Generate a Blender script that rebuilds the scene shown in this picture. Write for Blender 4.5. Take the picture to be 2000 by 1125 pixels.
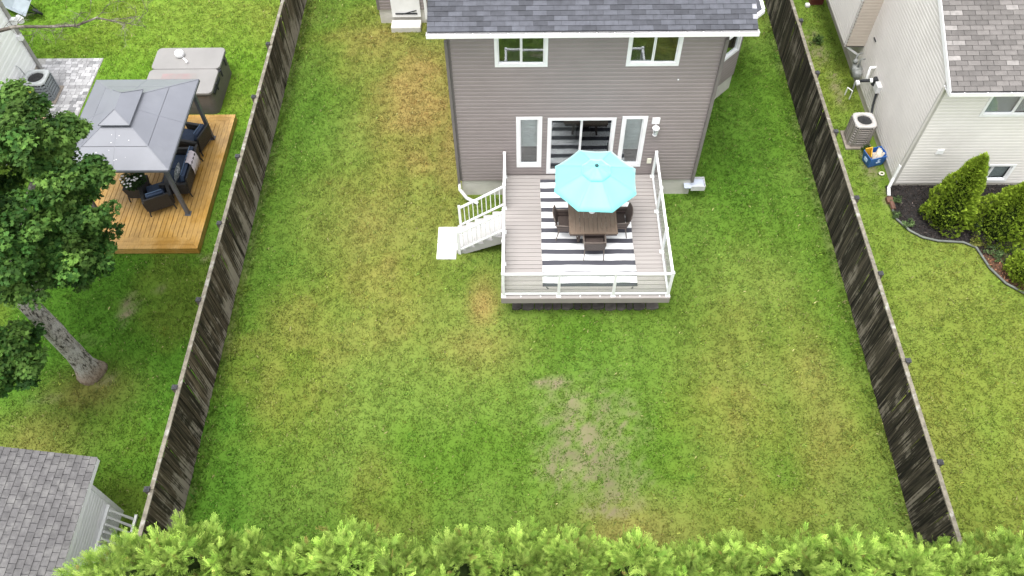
import bpy, math, random
import numpy as np
from mathutils import Matrix, Vector
random.seed(7); rng = np.random.default_rng(7)
D = bpy.data; SC = bpy.context.scene; COL = SC.collection
for o in list(D.objects): D.objects.remove(o)

# ------------------------------------------------------------------ camera
CAMH = 18.5
cam_d = D.cameras.new('camera'); cam = D.objects.new('camera', cam_d); COL.objects.link(cam)
SC.camera = cam
cam_d.sensor_width = 36.0; cam_d.lens = 1577.0/2000*36; cam_d.clip_end = 2000; cam_d.clip_start = 0.1
_n = Vector((25.0, 1092.5, 1577.0)).normalized()
_v = Vector((12.0, -2277.5, 1577.0)).normalized(); _v = (_v - _n*_n.dot(_v)).normalized()
_x = _n.cross(_v)
cx = Vector((_x[0], _v[0], -_n[0])); cy = Vector((_x[1], _v[1], -_n[1])); cz = Vector((_x[2], _v[2], -_n[2]))
cam.matrix_world = Matrix(((cx[0], -cy[0], -cz[0], 0), (cx[1], -cy[1], -cz[1], 0), (cx[2], -cy[2], -cz[2], CAMH), (0, 0, 0, 1)))

# ------------------------------------------------------------------ sky and sun (bright overcast)
SUN = Vector((-0.14, -0.18, 0.95)).normalized()
elev = math.asin(SUN.z); azim = math.atan2(SUN.x, SUN.y)
W = D.worlds.new('World'); SC.world = W; W.use_nodes = True
wt = W.node_tree; wt.nodes.clear()
sky = wt.nodes.new('ShaderNodeTexSky'); sky.sky_type = 'NISHITA'; sky.sun_disc = False
sky.sun_elevation = elev; sky.sun_rotation = azim; sky.air_density = 1.0; sky.dust_density = 3.0; sky.ozone_density = 1.0
hs = wt.nodes.new('ShaderNodeHueSaturation'); hs.inputs['Saturation'].default_value = 0.12; hs.inputs['Value'].default_value = 1.0
bg = wt.nodes.new('ShaderNodeBackground'); bg.inputs['Strength'].default_value = 0.15
wo = wt.nodes.new('ShaderNodeOutputWorld')
wt.links.new(sky.outputs[0], hs.inputs['Color']); wt.links.new(hs.outputs[0], bg.inputs[0]); wt.links.new(bg.outputs[0], wo.inputs[0])
sun_d = D.lights.new('sun', 'SUN'); sun_d.energy = 0.85; sun_d.angle = math.radians(26); sun_d.color = (1.0, 0.97, 0.92)
sun = D.objects.new('sun', sun_d); COL.objects.link(sun); sun.rotation_euler = (-SUN).to_track_quat('-Z', 'Y').to_euler()
SC.view_settings.view_transform = 'Standard'; SC.view_settings.look = 'None'
SC.view_settings.exposure = 1.6; SC.view_settings.gamma = 1.0; SC.view_settings.use_curve_mapping = False

# ------------------------------------------------------------------ helpers
class MB:
    """collects shapes; build() links them as ONE mesh object. Frame: a along u, b along n, c up."""
    def __init__(s, O=(0, 0, 0), u=(1, 0, 0), n=(0, 1, 0), w=(0, 0, 1)):
        s.v = []; s.f = []; s.O = Vector(O); s.u = Vector(u).normalized(); s.n = Vector(n).normalized(); s.w = Vector(w).normalized()
        s.flip = s.u.cross(s.n).dot(s.w) < 0
    def P(s, p): return tuple(s.O + s.u*p[0] + s.n*p[1] + s.w*p[2])
    def add(s, vs, fs):
        k = len(s.v); s.v += [s.P(p) for p in vs]
        for f in fs: s.f.append(tuple(k+i for i in (reversed(f) if s.flip else f)))
        return s
    def hexa(s, q):
        return s.add(q, [(0, 3, 2, 1), (4, 5, 6, 7), (0, 1, 5, 4), (1, 2, 6, 5), (2, 3, 7, 6), (3, 0, 4, 7)])
    def box(s, x0, x1, y0, y1, z0, z1):
        return s.hexa([(x0, y0, z0), (x1, y0, z0), (x1, y1, z0), (x0, y1, z0), (x0, y0, z1), (x1, y0, z1), (x1, y1, z1), (x0, y1, z1)])
    def bar(s, a, b, w, h, up=(0, 0, 1)):
        a = Vector(a); b = Vector(b); d = (b-a).normalized(); up = Vector(up)
        if abs(d.dot(up)) > 0.98: up = Vector((0, 1, 0))
        r = d.cross(up).normalized()*w/2; t = r.cross(d).normalized()*h/2
        return s.hexa([a-r-t, a+r-t, b+r-t, b-r-t, a-r+t, a+r+t, b+r+t, b-r+t])
    def tube(s, pts, rad, n=8, caps=True):
        pts = [Vector(p) for p in pts]; m = len(pts)
        if not hasattr(rad, '__len__'): rad = [rad]*m
        vs = []; fs = []; prev = None
        for i, p in enumerate(pts):
            d = (pts[min(i+1, m-1)]-pts[max(i-1, 0)]).normalized()
            if prev is None:
                r = d.cross(Vector((0, 0, 1)) if abs(d.z) < 0.9 else Vector((1, 0, 0))).normalized()
            else:
                r = (prev-d*prev.dot(d)).normalized()
            prev = r; t = d.cross(r)
            for k in range(n):
                a = 2*math.pi*k/n; vs.append(p+(r*math.cos(a)+t*math.sin(a))*rad[i])
        for i in range(m-1):
            for k in range(n):
                k2 = (k+1) % n; fs.append((i*n+k, i*n+k2, (i+1)*n+k2, (i+1)*n+k))
        if caps: fs.append(tuple(reversed(range(n)))); fs.append(tuple((m-1)*n+k for k in range(n)))
        return s.add(vs, fs)
    def prism(s, poly, z0, z1):
        n = len(poly)
        return s.add([(p[0], p[1], z0) for p in poly]+[(p[0], p[1], z1) for p in poly],
                     [tuple(reversed(range(n))), tuple(range(n, 2*n))]+[(i, (i+1) % n, n+(i+1) % n, n+i) for i in range(n)])
    def lathe(s, prof, c=(0, 0), n=16, caps=True):
        vs = []; fs = []; m = len(prof)
        for r, z in prof:
            for k in range(n):
                a = 2*math.pi*k/n; vs.append((c[0]+r*math.cos(a), c[1]+r*math.sin(a), z))
        for i in range(m-1):
            for k in range(n):
                k2 = (k+1) % n; fs.append((i*n+k, i*n+k2, (i+1)*n+k2, (i+1)*n+k))
        if caps: fs.append(tuple(reversed(range(n)))); fs.append(tuple((m-1)*n+k for k in range(n)))
        return s.add(vs, fs)
    def mesh(s, name, mat, smooth=False):
        me = D.meshes.new(name); me.from_pydata(s.v, [], s.f)
        if mat: me.materials.append(mat)
        if smooth: me.polygons.foreach_set('use_smooth', [True]*len(me.polygons))
        me.update(); return me
    def build(s, name, mat, parent=None, smooth=False, bevel=0):
        o = link(name, s.mesh(name, mat, smooth), parent)
        if bevel:
            b = o.modifiers.new('bevel', 'BEVEL'); b.width = bevel; b.segments = 2; b.limit_method = 'ANGLE'
        return o

BASE = {}
def wbase(o):           # world origin of an (unrotated) object
    return BASE.get(o.name, Vector((0, 0, 0)))
def link(name, data, parent=None, loc=(0, 0, 0), rot=None):
    o = D.objects.new(name, data); COL.objects.link(o); loc = Vector(loc)
    BASE[o.name] = loc.copy()
    if parent is not None:
        o.parent = parent; o.location = loc-wbase(parent)
    else:
        o.location = loc
    if rot is not None: o.rotation_euler = rot
    return o
def tag(o, label=None, cat=None, group=None, kind=None):
    if label: o['label'] = label
    if cat: o['category'] = cat
    if group: o['group'] = group
    if kind: o['kind'] = kind
    return o
def thing(name, loc, label, cat, group=None):
    o = link(name, None, None, loc); o.empty_display_size = 0.2
    return tag(o, label, cat, group)
def copy_tree(o, parent=None):
    c = o.copy(); COL.objects.link(c); c.parent = parent
    for ch in o.children: copy_tree(ch, c)
    return c
def np_mesh(name, V, F, mat, col=None, smooth=False):
    V = np.asarray(V, np.float32); F = np.asarray(F, np.int32); k = F.shape[1]
    me = D.meshes.new(name); me.vertices.add(len(V)); me.vertices.foreach_set('co', V.ravel())
    me.loops.add(F.size); me.loops.foreach_set('vertex_index', F.ravel())
    me.polygons.add(len(F)); me.polygons.foreach_set('loop_start', np.arange(0, F.size, k, dtype=np.int32))
    if smooth: me.polygons.foreach_set('use_smooth', np.ones(len(F), bool))
    if col is not None:
        a = me.attributes.new('Col', 'FLOAT_COLOR', 'POINT')
        c = np.ones((len(V), 4), np.float32); c[:, :3] = col; a.data.foreach_set('color', c.ravel())
    me.materials.append(mat); me.update(); me.validate(); return me

# ------------------------------------------------------------------ materials
def nodes(name):
    m = D.materials.new(name); m.use_nodes = True; nt = m.node_tree
    return m, nt, nt.nodes['Principled BSDF']
def N(nt, t, **kw):
    n = nt.nodes.new(t)
    for k, v in kw.items():
        if k.startswith('i_'): n.inputs[k[2:].replace('_', ' ')].default_value = v
        else: setattr(n, k, v)
    return n
def mix(nt, f, a, b, blend='MIX'):
    n = nt.nodes.new('ShaderNodeMix'); n.data_type = 'RGBA'; n.blend_type = blend; n.clamp_factor = True
    for i, x in ((0, f), (6, a), (7, b)):
        if hasattr(x, 'is_linked'): nt.links.new(x, n.inputs[i])
        elif i == 0: n.inputs[0].default_value = x
        else: n.inputs[i].default_value = (*x, 1)
    return n.outputs[2]
def ramp(nt, src, p0, p1, c0=0.0, c1=1.0):
    n = nt.nodes.new('ShaderNodeMapRange'); n.clamp = True
    for i, x in enumerate((p0, p1, c0, c1)): n.inputs[i+1].default_value = x
    nt.links.new(src, n.inputs[0]); return n.outputs[0]
def pos(nt, scale=(1, 1, 1), obj=False):
    if obj: s = nt.nodes.new('ShaderNodeTexCoord').outputs['Object']
    else: s = nt.nodes.new('ShaderNodeNewGeometry').outputs['Position']
    m = nt.nodes.new('ShaderNodeMapping'); m.inputs['Scale'].default_value = scale; nt.links.new(s, m.inputs[0]); return m.outputs[0]
def noise(nt, vec, scale, detail=4, rough=0.55):
    n = nt.nodes.new('ShaderNodeTexNoise'); n.inputs['Scale'].default_value = scale; n.inputs['Detail'].default_value = detail
    n.inputs['Roughness'].default_value = rough; nt.links.new(vec, n.inputs['Vector']); return n.outputs['Fac']
def M(name, c, rough=0.6, var=0.12, scale=6.0, stretch=(1, 1, 1), rnd=0.0, bump=0.0, bscale=60.0, dirt=None, dirtp=(0.55, 0.75), spec=0.4, metal=0.0):
    m, nt, b = nodes(name)
    p = pos(nt, stretch); f = noise(nt, p, scale)
    c0 = tuple(max(0, x*(1-var)) for x in c); c1 = tuple(min(1, x*(1+var)) for x in c)
    col = mix(nt, ramp(nt, f, 0.3, 0.7), c0, c1)
    if rnd:
        oi = N(nt, 'ShaderNodeObjectInfo'); r = ramp(nt, oi.outputs['Random'], 0, 1, 1-rnd, 1+rnd)
        cb = nt.nodes.new('ShaderNodeCombineColor')
        for i in range(3): nt.links.new(r, cb.inputs[i])
        col = mix(nt, 1.0, col, cb.outputs[0], 'MULTIPLY')
    if dirt:
        col = mix(nt, ramp(nt, noise(nt, p, scale*0.37, 6, 0.65), *dirtp), col, dirt)
    nt.links.new(col, b.inputs['Base Color'])
    b.inputs['Roughness'].default_value = rough; b.inputs['Specular IOR Level'].default_value = spec; b.inputs['Metallic'].default_value = metal
    if bump:
        bp = nt.nodes.new('ShaderNodeBump'); bp.inputs['Strength'].default_value = bump; bp.inputs['Distance'].default_value = 0.01
        nt.links.new(noise(nt, p, bscale, 3), bp.inputs['Height']); nt.links.new(bp.outputs[0], b.inputs['Normal'])
    return m
def glass_mat(name, tint, refl):
    m = D.materials.new(name); m.use_nodes = True; nt = m.node_tree; nt.nodes.clear()
    o = nt.nodes.new('ShaderNodeOutputMaterial'); t = nt.nodes.new('ShaderNodeBsdfTransparent'); g = nt.nodes.new('ShaderNodeBsdfGlossy')
    t.inputs[0].default_value = (*tint, 1); g.inputs['Roughness'].default_value = 0.02; g.inputs[0].default_value = (0.95, 0.97, 1, 1)
    lw = nt.nodes.new('ShaderNodeLayerWeight'); lw.inputs[0].default_value = 0.5
    fr = nt.nodes.new('ShaderNodeMath'); fr.operation = 'POWER'; fr.inputs[1].default_value = 4.0; nt.links.new(lw.outputs['Facing'], fr.inputs[0])
    mul = nt.nodes.new('ShaderNodeMath'); mul.operation = 'MULTIPLY_ADD'; mul.inputs[1].default_value = 0.8*refl; mul.inputs[2].default_value = 0.035*refl; mul.use_clamp = True
    mx = nt.nodes.new('ShaderNodeMixShader')
    nt.links.new(fr.outputs[0], mul.inputs[0]); nt.links.new(mul.outputs[0], mx.inputs[0]); nt.links.new(t.outputs[0], mx.inputs[1]); nt.links.new(g.outputs[0], mx.inputs[2]); nt.links.new(mx.outputs[0], o.inputs[0])
    return m
def leaf_mat(name, trans=0.35, rough=0.5):
    m, nt, b = nodes(name); o = nt.nodes['Material Output']
    a = N(nt, 'ShaderNodeAttribute', attribute_name='Col')
    nt.links.new(a.outputs['Color'], b.inputs['Base Color']); b.inputs['Roughness'].default_value = max(rough, .6); b.inputs['Specular IOR Level'].default_value = 0.12
    tr = nt.nodes.new('ShaderNodeBsdfTranslucent'); nt.links.new(a.outputs['Color'], tr.inputs[0])
    mx = nt.nodes.new('ShaderNodeMixShader'); mx.inputs[0].default_value = trans
    nt.links.new(b.outputs[0], mx.inputs[1]); nt.links.new(tr.outputs[0], mx.inputs[2]); nt.links.new(mx.outputs[0], o.inputs[0])
    return m
def board_fence_mat(name, dark, mid, light, zbias, gamma):
    m, nt, b = nodes(name)
    oi = N(nt, 'ShaderNodeObjectInfo').outputs['Random']
    st = noise(nt, pos(nt, (26, 26, 0.9)), 1.0, 5, 0.65)
    bl = noise(nt, pos(nt, (1.0, 1.0, 1.1)), 1.1, 5, 0.7)
    sep = nt.nodes.new('ShaderNodeSeparateXYZ'); nt.links.new(nt.nodes.new('ShaderNodeNewGeometry').outputs['Position'], sep.inputs[0])
    c = mix(nt, ramp(nt, st, 0.42, 0.62), dark, mid)
    c = mix(nt, ramp(nt, oi, 0.55, 1.0, 0, 0.55), c, mid)
    cb = nt.nodes.new('ShaderNodeCombineColor'); wn = nt.nodes.new('ShaderNodeTexWhiteNoise'); wn.noise_dimensions = '1D'; nt.links.new(oi, wn.inputs['W']); rr_ = ramp(nt, wn.outputs['Value'], 0, 1, .45, 1.5)
    for i in range(3): nt.links.new(rr_, cb.inputs[i])
    c = mix(nt, 1.0, c, cb.outputs[0], 'MULTIPLY')
    # light bare weathering: blotches, more of them low on the boards and on some boards
    ad = nt.nodes.new('ShaderNodeMath'); ad.operation = 'ADD'; nt.links.new(bl, ad.inputs[0]); nt.links.new(ramp(nt, sep.outputs[2], 0.0, 1.6, zbias, -zbias), ad.inputs[1])
    a2 = nt.nodes.new('ShaderNodeMath'); a2.operation = 'ADD'; nt.links.new(ad.outputs[0], a2.inputs[0]); nt.links.new(ramp(nt, oi, 0, 1, -0.13, 0.13), a2.inputs[1])
    a3 = nt.nodes.new('ShaderNodeMath'); a3.operation = 'ADD'; nt.links.new(a2.outputs[0], a3.inputs[0]); nt.links.new(ramp(nt, st, 0.3, 0.7, -0.2, 0.2), a3.inputs[1])
    c = mix(nt, ramp(nt, a3.outputs[0], gamma, gamma+0.16), c, light)
    nt.links.new(c, b.inputs['Base Color']); b.inputs['Roughness'].default_value = 0.85; b.inputs['Specular IOR Level'].default_value = 0.25
    return m

def vnoise(x, y, s, seed):
    r = np.random.default_rng(seed); T = r.random((256, 256)); x = np.asarray(x)*s+500.3; y = np.asarray(y)*s+500.7
    xi = np.floor(x).astype(int); yi = np.floor(y).astype(int); fx = x-xi; fy = y-yi
    fx = fx*fx*(3-2*fx); fy = fy*fy*(3-2*fy)
    g = lambda i, j: T[i % 256, j % 256]
    return (g(xi, yi)*(1-fx)+g(xi+1, yi)*fx)*(1-fy)+(g(xi, yi+1)*(1-fx)+g(xi+1, yi+1)*fx)*fy
def fbm(x, y, s, seed, o=4):
    t = 0; a = 0.5; n = 0
    for i in range(o): t = t+a*vnoise(x, y, s*2**i, seed+i); n += a; a *= 0.55
    return t/n
def sstep(x, a, b):
    t = np.clip((x-a)/(b-a), 0, 1); return t*t*(3-2*t)
def blob(x, y, cx, cy, rx, ry):
    return np.exp(-(((x-cx)/rx)**2+((y-cy)/ry)**2))

# ------------------------------------------------------------------ lawn
BED = [(11.0, 16.52), (10.93, 15.78), (10.97, 15.19), (11.23, 14.76), (11.53, 14.51), (11.93, 14.38), (12.64, 14.32), (12.95, 14.13), (13.09, 13.41), (13.36, 12.88), (13.8, 12.5), (14.8, 12.1), (16.5, 12.0), (16.5, 16.52)]
def in_poly(x, y, P):
    c = np.zeros(np.shape(x), bool)
    for i in range(len(P)):
        x0, y0 = P[i]; x1, y1 = P[i-1]
        if y0 == y1: continue
        c ^= ((y0 > y) != (y1 > y)) & (x < (x1-x0)*(y-y0)/(y1-y0)+x0)
    return c
def lawn_fields(x, y):
    """bare = soil fraction, dry = straw fraction, lush = deep green fraction, plus tree shade painted on the left lawn"""
    n1 = fbm(x, y, 0.35, 11); n2 = fbm(x, y, 1.1, 31); n3 = fbm(x, y, 4.0, 51, 3)
    yard = (x > -8) & (x < 8.95)
    dry = np.zeros_like(x)
    for cx_, cy_, rx, ry, a in ((-3.4, 20.5, 1.9, 3.6, 0.72), (-2.2, 18.3, 0.8, 2.4, 0.70), (-4.6, 23.0, 1.7, 2.5, 0.42), (-4.0, 15.5, 2.6, 3.0, 0.42), (-1.1, 12.4, 0.5, 1.0, 0.7), (-1.3, 10.9, 1.5, 1.0, 0.35),
                                (-3.5, 12.5, 2.5, 2.5, 0.28), (5.6, 10.5, 1.6, 3.0, 0.30), (7.3, 9.5, 0.9, 3.5, 0.35), (6.6, 12.8, 1.2, 2.0, 0.15), (-5.0, 9.5, 1.5, 2.5, 0.12),
                                (12.0, 11.5, 3.0, 3.0, 0.22), (10.3, 8.0, 1.6, 3.5, 0.28), (12.0, 6.5, 2.0, 2.5, 0.28), (-12.2, 8.2, 1.5, 1.0, 0.45), (-11.2, 9.6, 1.2, 0.7, 0.4), (-11.0, 25.0, 4.0, 2.0, 0.2), (2.6, 5.9, 1.5, 0.8, 0.5)):
        dry = np.maximum(dry, a*blob(x, y, cx_, cy_, rx, ry))
    dry = np.clip(dry*(0.75+1.0*n2) + 0.3*sstep(n1, 0.52, 0.75)*sstep(n2, 0.4, 0.7)*yard*0.7, 0, 1)
    lush_and_shade = 0.85*np.clip(0.9*blob(x, y, -7.3, 9, 0.9, 9)+0.8*blob(x, y, 6.6, 18.5, 1.6, 4.5)+0.45*blob(x, y, 1.2, 10.4, 2.2, .9)+0.6*blob(x, y, -6.5, 19, 1.2, 6)+0.7*blob(x, y, 4.8, 12.6, 0.9, 2.6)+0.5*blob(x, y, -6.0, 5.8, 3.0, 1.6)+1.0*((x < -8))*sstep(-y, -15.0, -12.5)+0.5*(x < -8), 0, 1)  # near part of the left lawn: shade under the maple painted as darker green
    bare = np.zeros_like(x)
    for cx_, cy_, rx, ry, a in ((1.55, 8.3, 1.5, 2.0, 0.86), (2.2, 7.2, 1.1, 1.1, 0.72), (0.75, 9.85, 0.6, 0.2, 1.25), (0.9, 7.6, 0.9, 1.3, 0.7), (2.7, 8.6, .7, 1.2, .7), (2.0, 6.5, 1.0, 0.3, 0.75), (2.4, 10.0, 0.6, 0.5, .45), (-10.9, 12.2, 0.32, 0.75, 0.9), (-11.6, 11.2, 0.6, 0.35, 0.5),
                                (-12.3, 9.4, 0.7, 0.3, .6), (-11.0, 10.0, 0.6, 0.35, 0.7), (-10.2, 12.9, 0.25, 0.3, 0.7), (10.3, 23.0, 0.45, 1.3, 0.9), (10.5, 20.9, 0.3, 1.2, 0.85), (10.7, 17.3, 0.35, 1.3, 0.75), (10.95, 15.9, 0.2, 0.9, .8), (-9.15, 13.9, 0.4, 0.25, 0.7),
                                (1.6, 14.0, 2.2, 2.0, 1.0), (1.6, 12.3, 2.0, 0.25, 0.6)):
        bare = np.maximum(bare, a*blob(x, y, cx_, cy_, rx, ry))
    bare = 0.88*sstep(bare*(0.30+0.50*n2+0.95*n3+1.5*(fbm(x, y, 9.0, 99, 3)-.5)), 0.28, 1.12)
    fl = np.exp(-((x+7.9)/0.12)**2)+np.exp(-((x-8.85)/0.12)**2)
    bare = np.clip(bare+0.3*fl*sstep(n2, 0.35, 0.6), 0, 1)
    return bare, dry, lush_and_shade, n1, n2, n3
def lawn_color(x, y):
    bare, dry, lush_and_shade, n1, n2, n3 = lawn_fields(x, y)
    C = lambda *c: np.array(c)[None, :]
    e = lambda a: a[:, None]
    nl = sstep(fbm(x, y, 0.55, 131, 3), .3, .7)
    mid = C(0.096, 0.184, 0.020)*(1-e(nl))+C(0.132, 0.216, 0.034)*e(nl)
    col = mid*(1-e(lush_and_shade))+C(0.064, 0.158, 0.015)*e(lush_and_shade)
    right = (x > 8.95); far = (x < -8) & (y > 19)
    col = np.where(e(right), col*C(1.15, 1.06, 1.0), col)
    col = np.where(e((x < -8)), col*C(0.95, 1.04, 0.9), col)
    col = np.where(e(far), col*C(1.55, 1.38, 1.2), col)
    yel = sstep(n1, 0.42, 0.72)
    col = col*(1-0.35*e(yel))+C(0.190, 0.200, 0.034)*0.35*e(yel)
    col = col*(1-e(dry))+C(0.290, 0.222, 0.072)*e(dry)
    col = col*(1+.05*np.sin(x*5.6+.4*np.sin(y*.5))*((x > -8) & (x < 8.95)))[:, None]
    return col*.92, bare
def axis(a, b, st, far):
    m = np.arange(a, b+1e-6, st); k = np.geomspace(st, far, 26); return np.concatenate([(a-np.cumsum(k))[::-1], m, b+np.cumsum(k)])
gx = axis(-21, 19, 0.13, 60); gy = axis(3.5, 28, 0.13, 60)
X, Y = np.meshgrid(gx, gy); x = X.ravel(); y = Y.ravel()
cl, bare = lawn_color(x, y)
soil = np.array([0.180, 0.145, 0.098])[None, :]*(0.75+0.5*fbm(x, y, 3.0, 77))[:, None]
gcol = cl*0.93*(1-bare[:, None])+soil*bare[:, None]
Z = 0.012*(fbm(x, y, 0.25, 91)-0.5); Z = np.where(np.abs(x) > 22, 0, Z)-0.012
nx, ny = len(gx), len(gy); ii = np.arange(nx*ny).reshape(ny, nx)
F = np.stack([ii[:-1, :-1].ravel(), ii[:-1, 1:].ravel(), ii[1:, 1:].ravel(), ii[1:, :-1].ravel()], 1)
m_lawn, nt, b = nodes('lawn_soil_and_thatch')
a = N(nt, 'ShaderNodeAttribute', attribute_name='Col'); p = pos(nt)
f = noise(nt, p, 75, 2, 0.7); c = mix(nt, ramp(nt, f, 0.3, 0.7), (0.72, 0.76, 0.70), (1.22, 1.2, 1.22)); c = mix(nt, 1.0, a.outputs['Color'], c, 'MULTIPLY')
nt.links.new(c, b.inputs['Base Color']); b.inputs['Roughness'].default_value = 0.95; b.inputs['Specular IOR Level'].default_value = 0.1
lawn = link('lawn', np_mesh('lawn', np.stack([x, y, Z], 1), F, m_lawn, gcol, True)); tag(lawn, kind='structure')

# grass blades: tufts of bent blades over the whole lawn in view (uncountable)
RECTS = [(-1.9, 5.1, 16.2, 30), (-0.4, 3.75, 12.2, 16.3), (-2.5, -1.85, 13.8, 15.0), (-13.4, -9.28, 14.03, 19.58), (-12.2, -9.98, 19.8, 22.05), (-17.2, -14.6, 17.5, 22.7), (-24, -16.6, 0, 22.05),
         (11.05, 30, 16.5, 40), (-14, -9.35, 0, 6.5), (-5.1, 0, 24.45, 40), (10.25, 11.1, 18.1, 18.85)]
def grass_mesh(n):
    gxx = rng.uniform(-20.5, 18.9, n); gyy = rng.uniform(4.2, 27.5, n)
    lim = 1.5+0.68*np.sqrt(gyy**2+18.5**2)*np.where(gxx < 0, 1, 1)*0.92
    keep = (np.abs(gxx) < lim*1.02)
    for r in RECTS: keep &= ~((gxx > r[0]) & (gxx < r[1]) & (gyy > r[2]) & (gyy < r[3]))
    keep &= ~in_poly(gxx, gyy, BED); keep &= ~((gxx > 5) & (gxx < 6.95) & (gyy > gxx+14.0))
    gxx = gxx[keep]; gyy = gyy[keep]
    col, bare = lawn_color(gxx, gyy)
    keep = rng.random(len(gxx)) > bare*0.80
    gxx = gxx[keep]; gyy = gyy[keep]; col = col[keep]; bare = bare[keep]
    T = len(gxx); B = 6
    bx = np.repeat(gxx, B)+rng.normal(0, 0.05, T*B); by = np.repeat(gyy, B)+rng.normal(0, 0.05, T*B)
    clump = fbm(gxx, gyy, 1.6, 71, 3)
    big = rng.random(T) < 0.032
    h = np.repeat(np.where(big, rng.uniform(0.035, 0.055, T), rng.uniform(0.016, 0.028, T))*(0.7+0.6*clump), B)*rng.uniform(0.7, 1.25, T*B)
    edge = np.exp(-((gxx+7.82)/.14)**2)+np.exp(-((gxx-8.78)/.14)**2)+np.exp(-((gxx+8.25)/.14)**2)+np.exp(-((gxx-9.2)/.14)**2); h = h*np.repeat(1+1.2*edge, B)
    wd = np.repeat(np.where(big, 0.012, 0.006), B)*rng.uniform(0.8, 1.3, T*B)
    ang = rng.uniform(0, 2*np.pi, T*B); lean = rng.uniform(0.6, 1.9, T*B)*h+.012
    tone = np.repeat(np.exp(rng.normal(0, 0.08, T))*np.where(big, 1.28, 1.0), B)*np.exp(rng.normal(-.04, 0.30, T*B))
    hue = np.repeat(rng.normal(0, 0.09, T), B)
    cc = np.repeat(col, B, 0)*tone[:, None]; cc[:, 0] *= (1+hue); cc[:, 1] *= (1-0.15*hue)
    straw = rng.random(T*B) < 0.025
    cc[straw] = np.array([0.34, 0.31, 0.14])*tone[straw, None]
    px, py = -np.sin(ang)*wd, np.cos(ang)*wd
    tx, ty = np.cos(ang)*lean, np.sin(ang)*lean
    V = np.empty((T*B, 4, 3), np.float32)
    V[:, 0] = np.stack([bx-px, by-py, np.full(T*B, -0.012)], 1); V[:, 1] = np.stack([bx+px, by+py, np.full(T*B, -0.012)], 1)
    V[:, 2] = np.stack([bx+tx*0.55+px*0.9, by+ty*0.55+py*0.9, h*0.75], 1); V[:, 3] = np.stack([bx+tx, by+ty, h*0.85], 1)
    k = np.arange(T*B)[:, None]*4
    F = np.concatenate([k+np.array([[0, 1, 2]]), k+np.array([[0, 2, 3]])], 0)
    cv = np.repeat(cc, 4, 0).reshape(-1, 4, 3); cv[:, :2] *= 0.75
    return np_mesh('grass', V.reshape(-1, 3), F, leaf_mat('grass_blade', 0.25, 0.6), cv.reshape(-1, 3))
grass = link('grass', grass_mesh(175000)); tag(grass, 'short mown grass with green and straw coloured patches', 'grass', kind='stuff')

# ------------------------------------------------------------------ fences
m_fl = board_fence_mat('weathered_brown_boards', (0.020, 0.015, 0.010), (0.105, 0.080, 0.055), (0.25, 0.215, 0.175), 0.15, 0.50)
m_fr = board_fence_mat('weathered_black_boards', (0.010, 0.0085, 0.007), (0.070, 0.058, 0.042), (0.20, 0.175, 0.14), 0.03, 0.575)
m_rail = M('weathered_grey_rail', (0.165, 0.148, 0.115), 0.9, 0.35, 9, (1, 1, 1), dirt=(0.34, 0.33, 0.30), dirtp=(0.54, 0.68), bump=0.4)
m_post = M('weathered_post', (0.10, 0.085, 0.065), 0.9, 0.4, 4)
m_cap = M('slate_grey_post_cap', (0.045, 0.045, 0.050), 0.6, 0.2, 8, rnd=0.3)
def fence(name, fx, s, posts, y0, y1, m_board, label):
    root = thing(name, (fx, y0, 0), label, 'fence')
    bw = 0.138; bm = MB().box(-0.011, 0.011, -0.066, 0.066, 0.0, 1.74).mesh('board', m_board)
    n = int((y1-y0)/bw)
    for i in range(n):
        yy = y0+(i+0.5)*bw
        link('board', bm, root, (fx+s*random.uniform(0.0, 0.012), yy, random.uniform(0.0, 0.035)), (random.uniform(-0.012, 0.012), s*random.uniform(-0.012, 0.012), random.uniform(-0.05, 0.05)))
    ps = sorted(posts)
    for za in (0.35, 1.45):
        MB().box(fx-s*0.055, fx-s*0.015, y0, y1, za, za+0.085).build('back_rail', m_post, root)
    edges = [y0]+ps+[y1]
    for a_, b_ in zip(edges[:-1], edges[1:]):
        if b_-a_ > 0.2: 
            dz = random.uniform(-0.012, 0.012)
            MB().bar((fx-s*0.02, a_+0.004, 1.80+dz), (fx-s*0.02, b_-0.004, 1.80+random.uniform(-0.012, 0.012)), 0.095, 0.038).build('top_rail', m_rail, root)
    for yy in ps:
        p_ = MB().box(fx-s*0.16, fx-s*0.068, yy-0.046, yy+0.046, -0.05, 1.84).build('post', m_post, root)
        c_ = MB().box(fx-s*0.165, fx-s*0.045, yy-0.058, yy+0.058, 1.84, 1.875); x0, x1 = sorted((fx-s*0.165, fx-s*0.045))
        c_.hexa([(x0+.012, yy-.046, 1.875), (x1-.012, yy-.046, 1.875), (x1-.012, yy+.046, 1.875), (x0+.012, yy+.046, 1.875), (x0+.05, yy-.02, 1.915), (x1-.05, yy-.02, 1.915), (x1-.05, yy+.02, 1.915), (x0+.05, yy+.02, 1.915)])
        c_.build('post_cap', m_cap, p_)
    return root
fence('board_fence', -8.0, 1, [21.06+2.45*2, 21.06+2.45]+[21.06-2.46*k for k in range(8)], 3.2, 28.0, m_fl, 'long dark brown board fence with pale weathering, beside the gazebo yard')
fence('board_fence', 8.93, -1, [22.02+2.52*2, 22.02+2.52]+[22.02-2.52*k for k in range(8)], 3.2, 28.0, m_fr, 'long blackened board fence beside the beige house')

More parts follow.
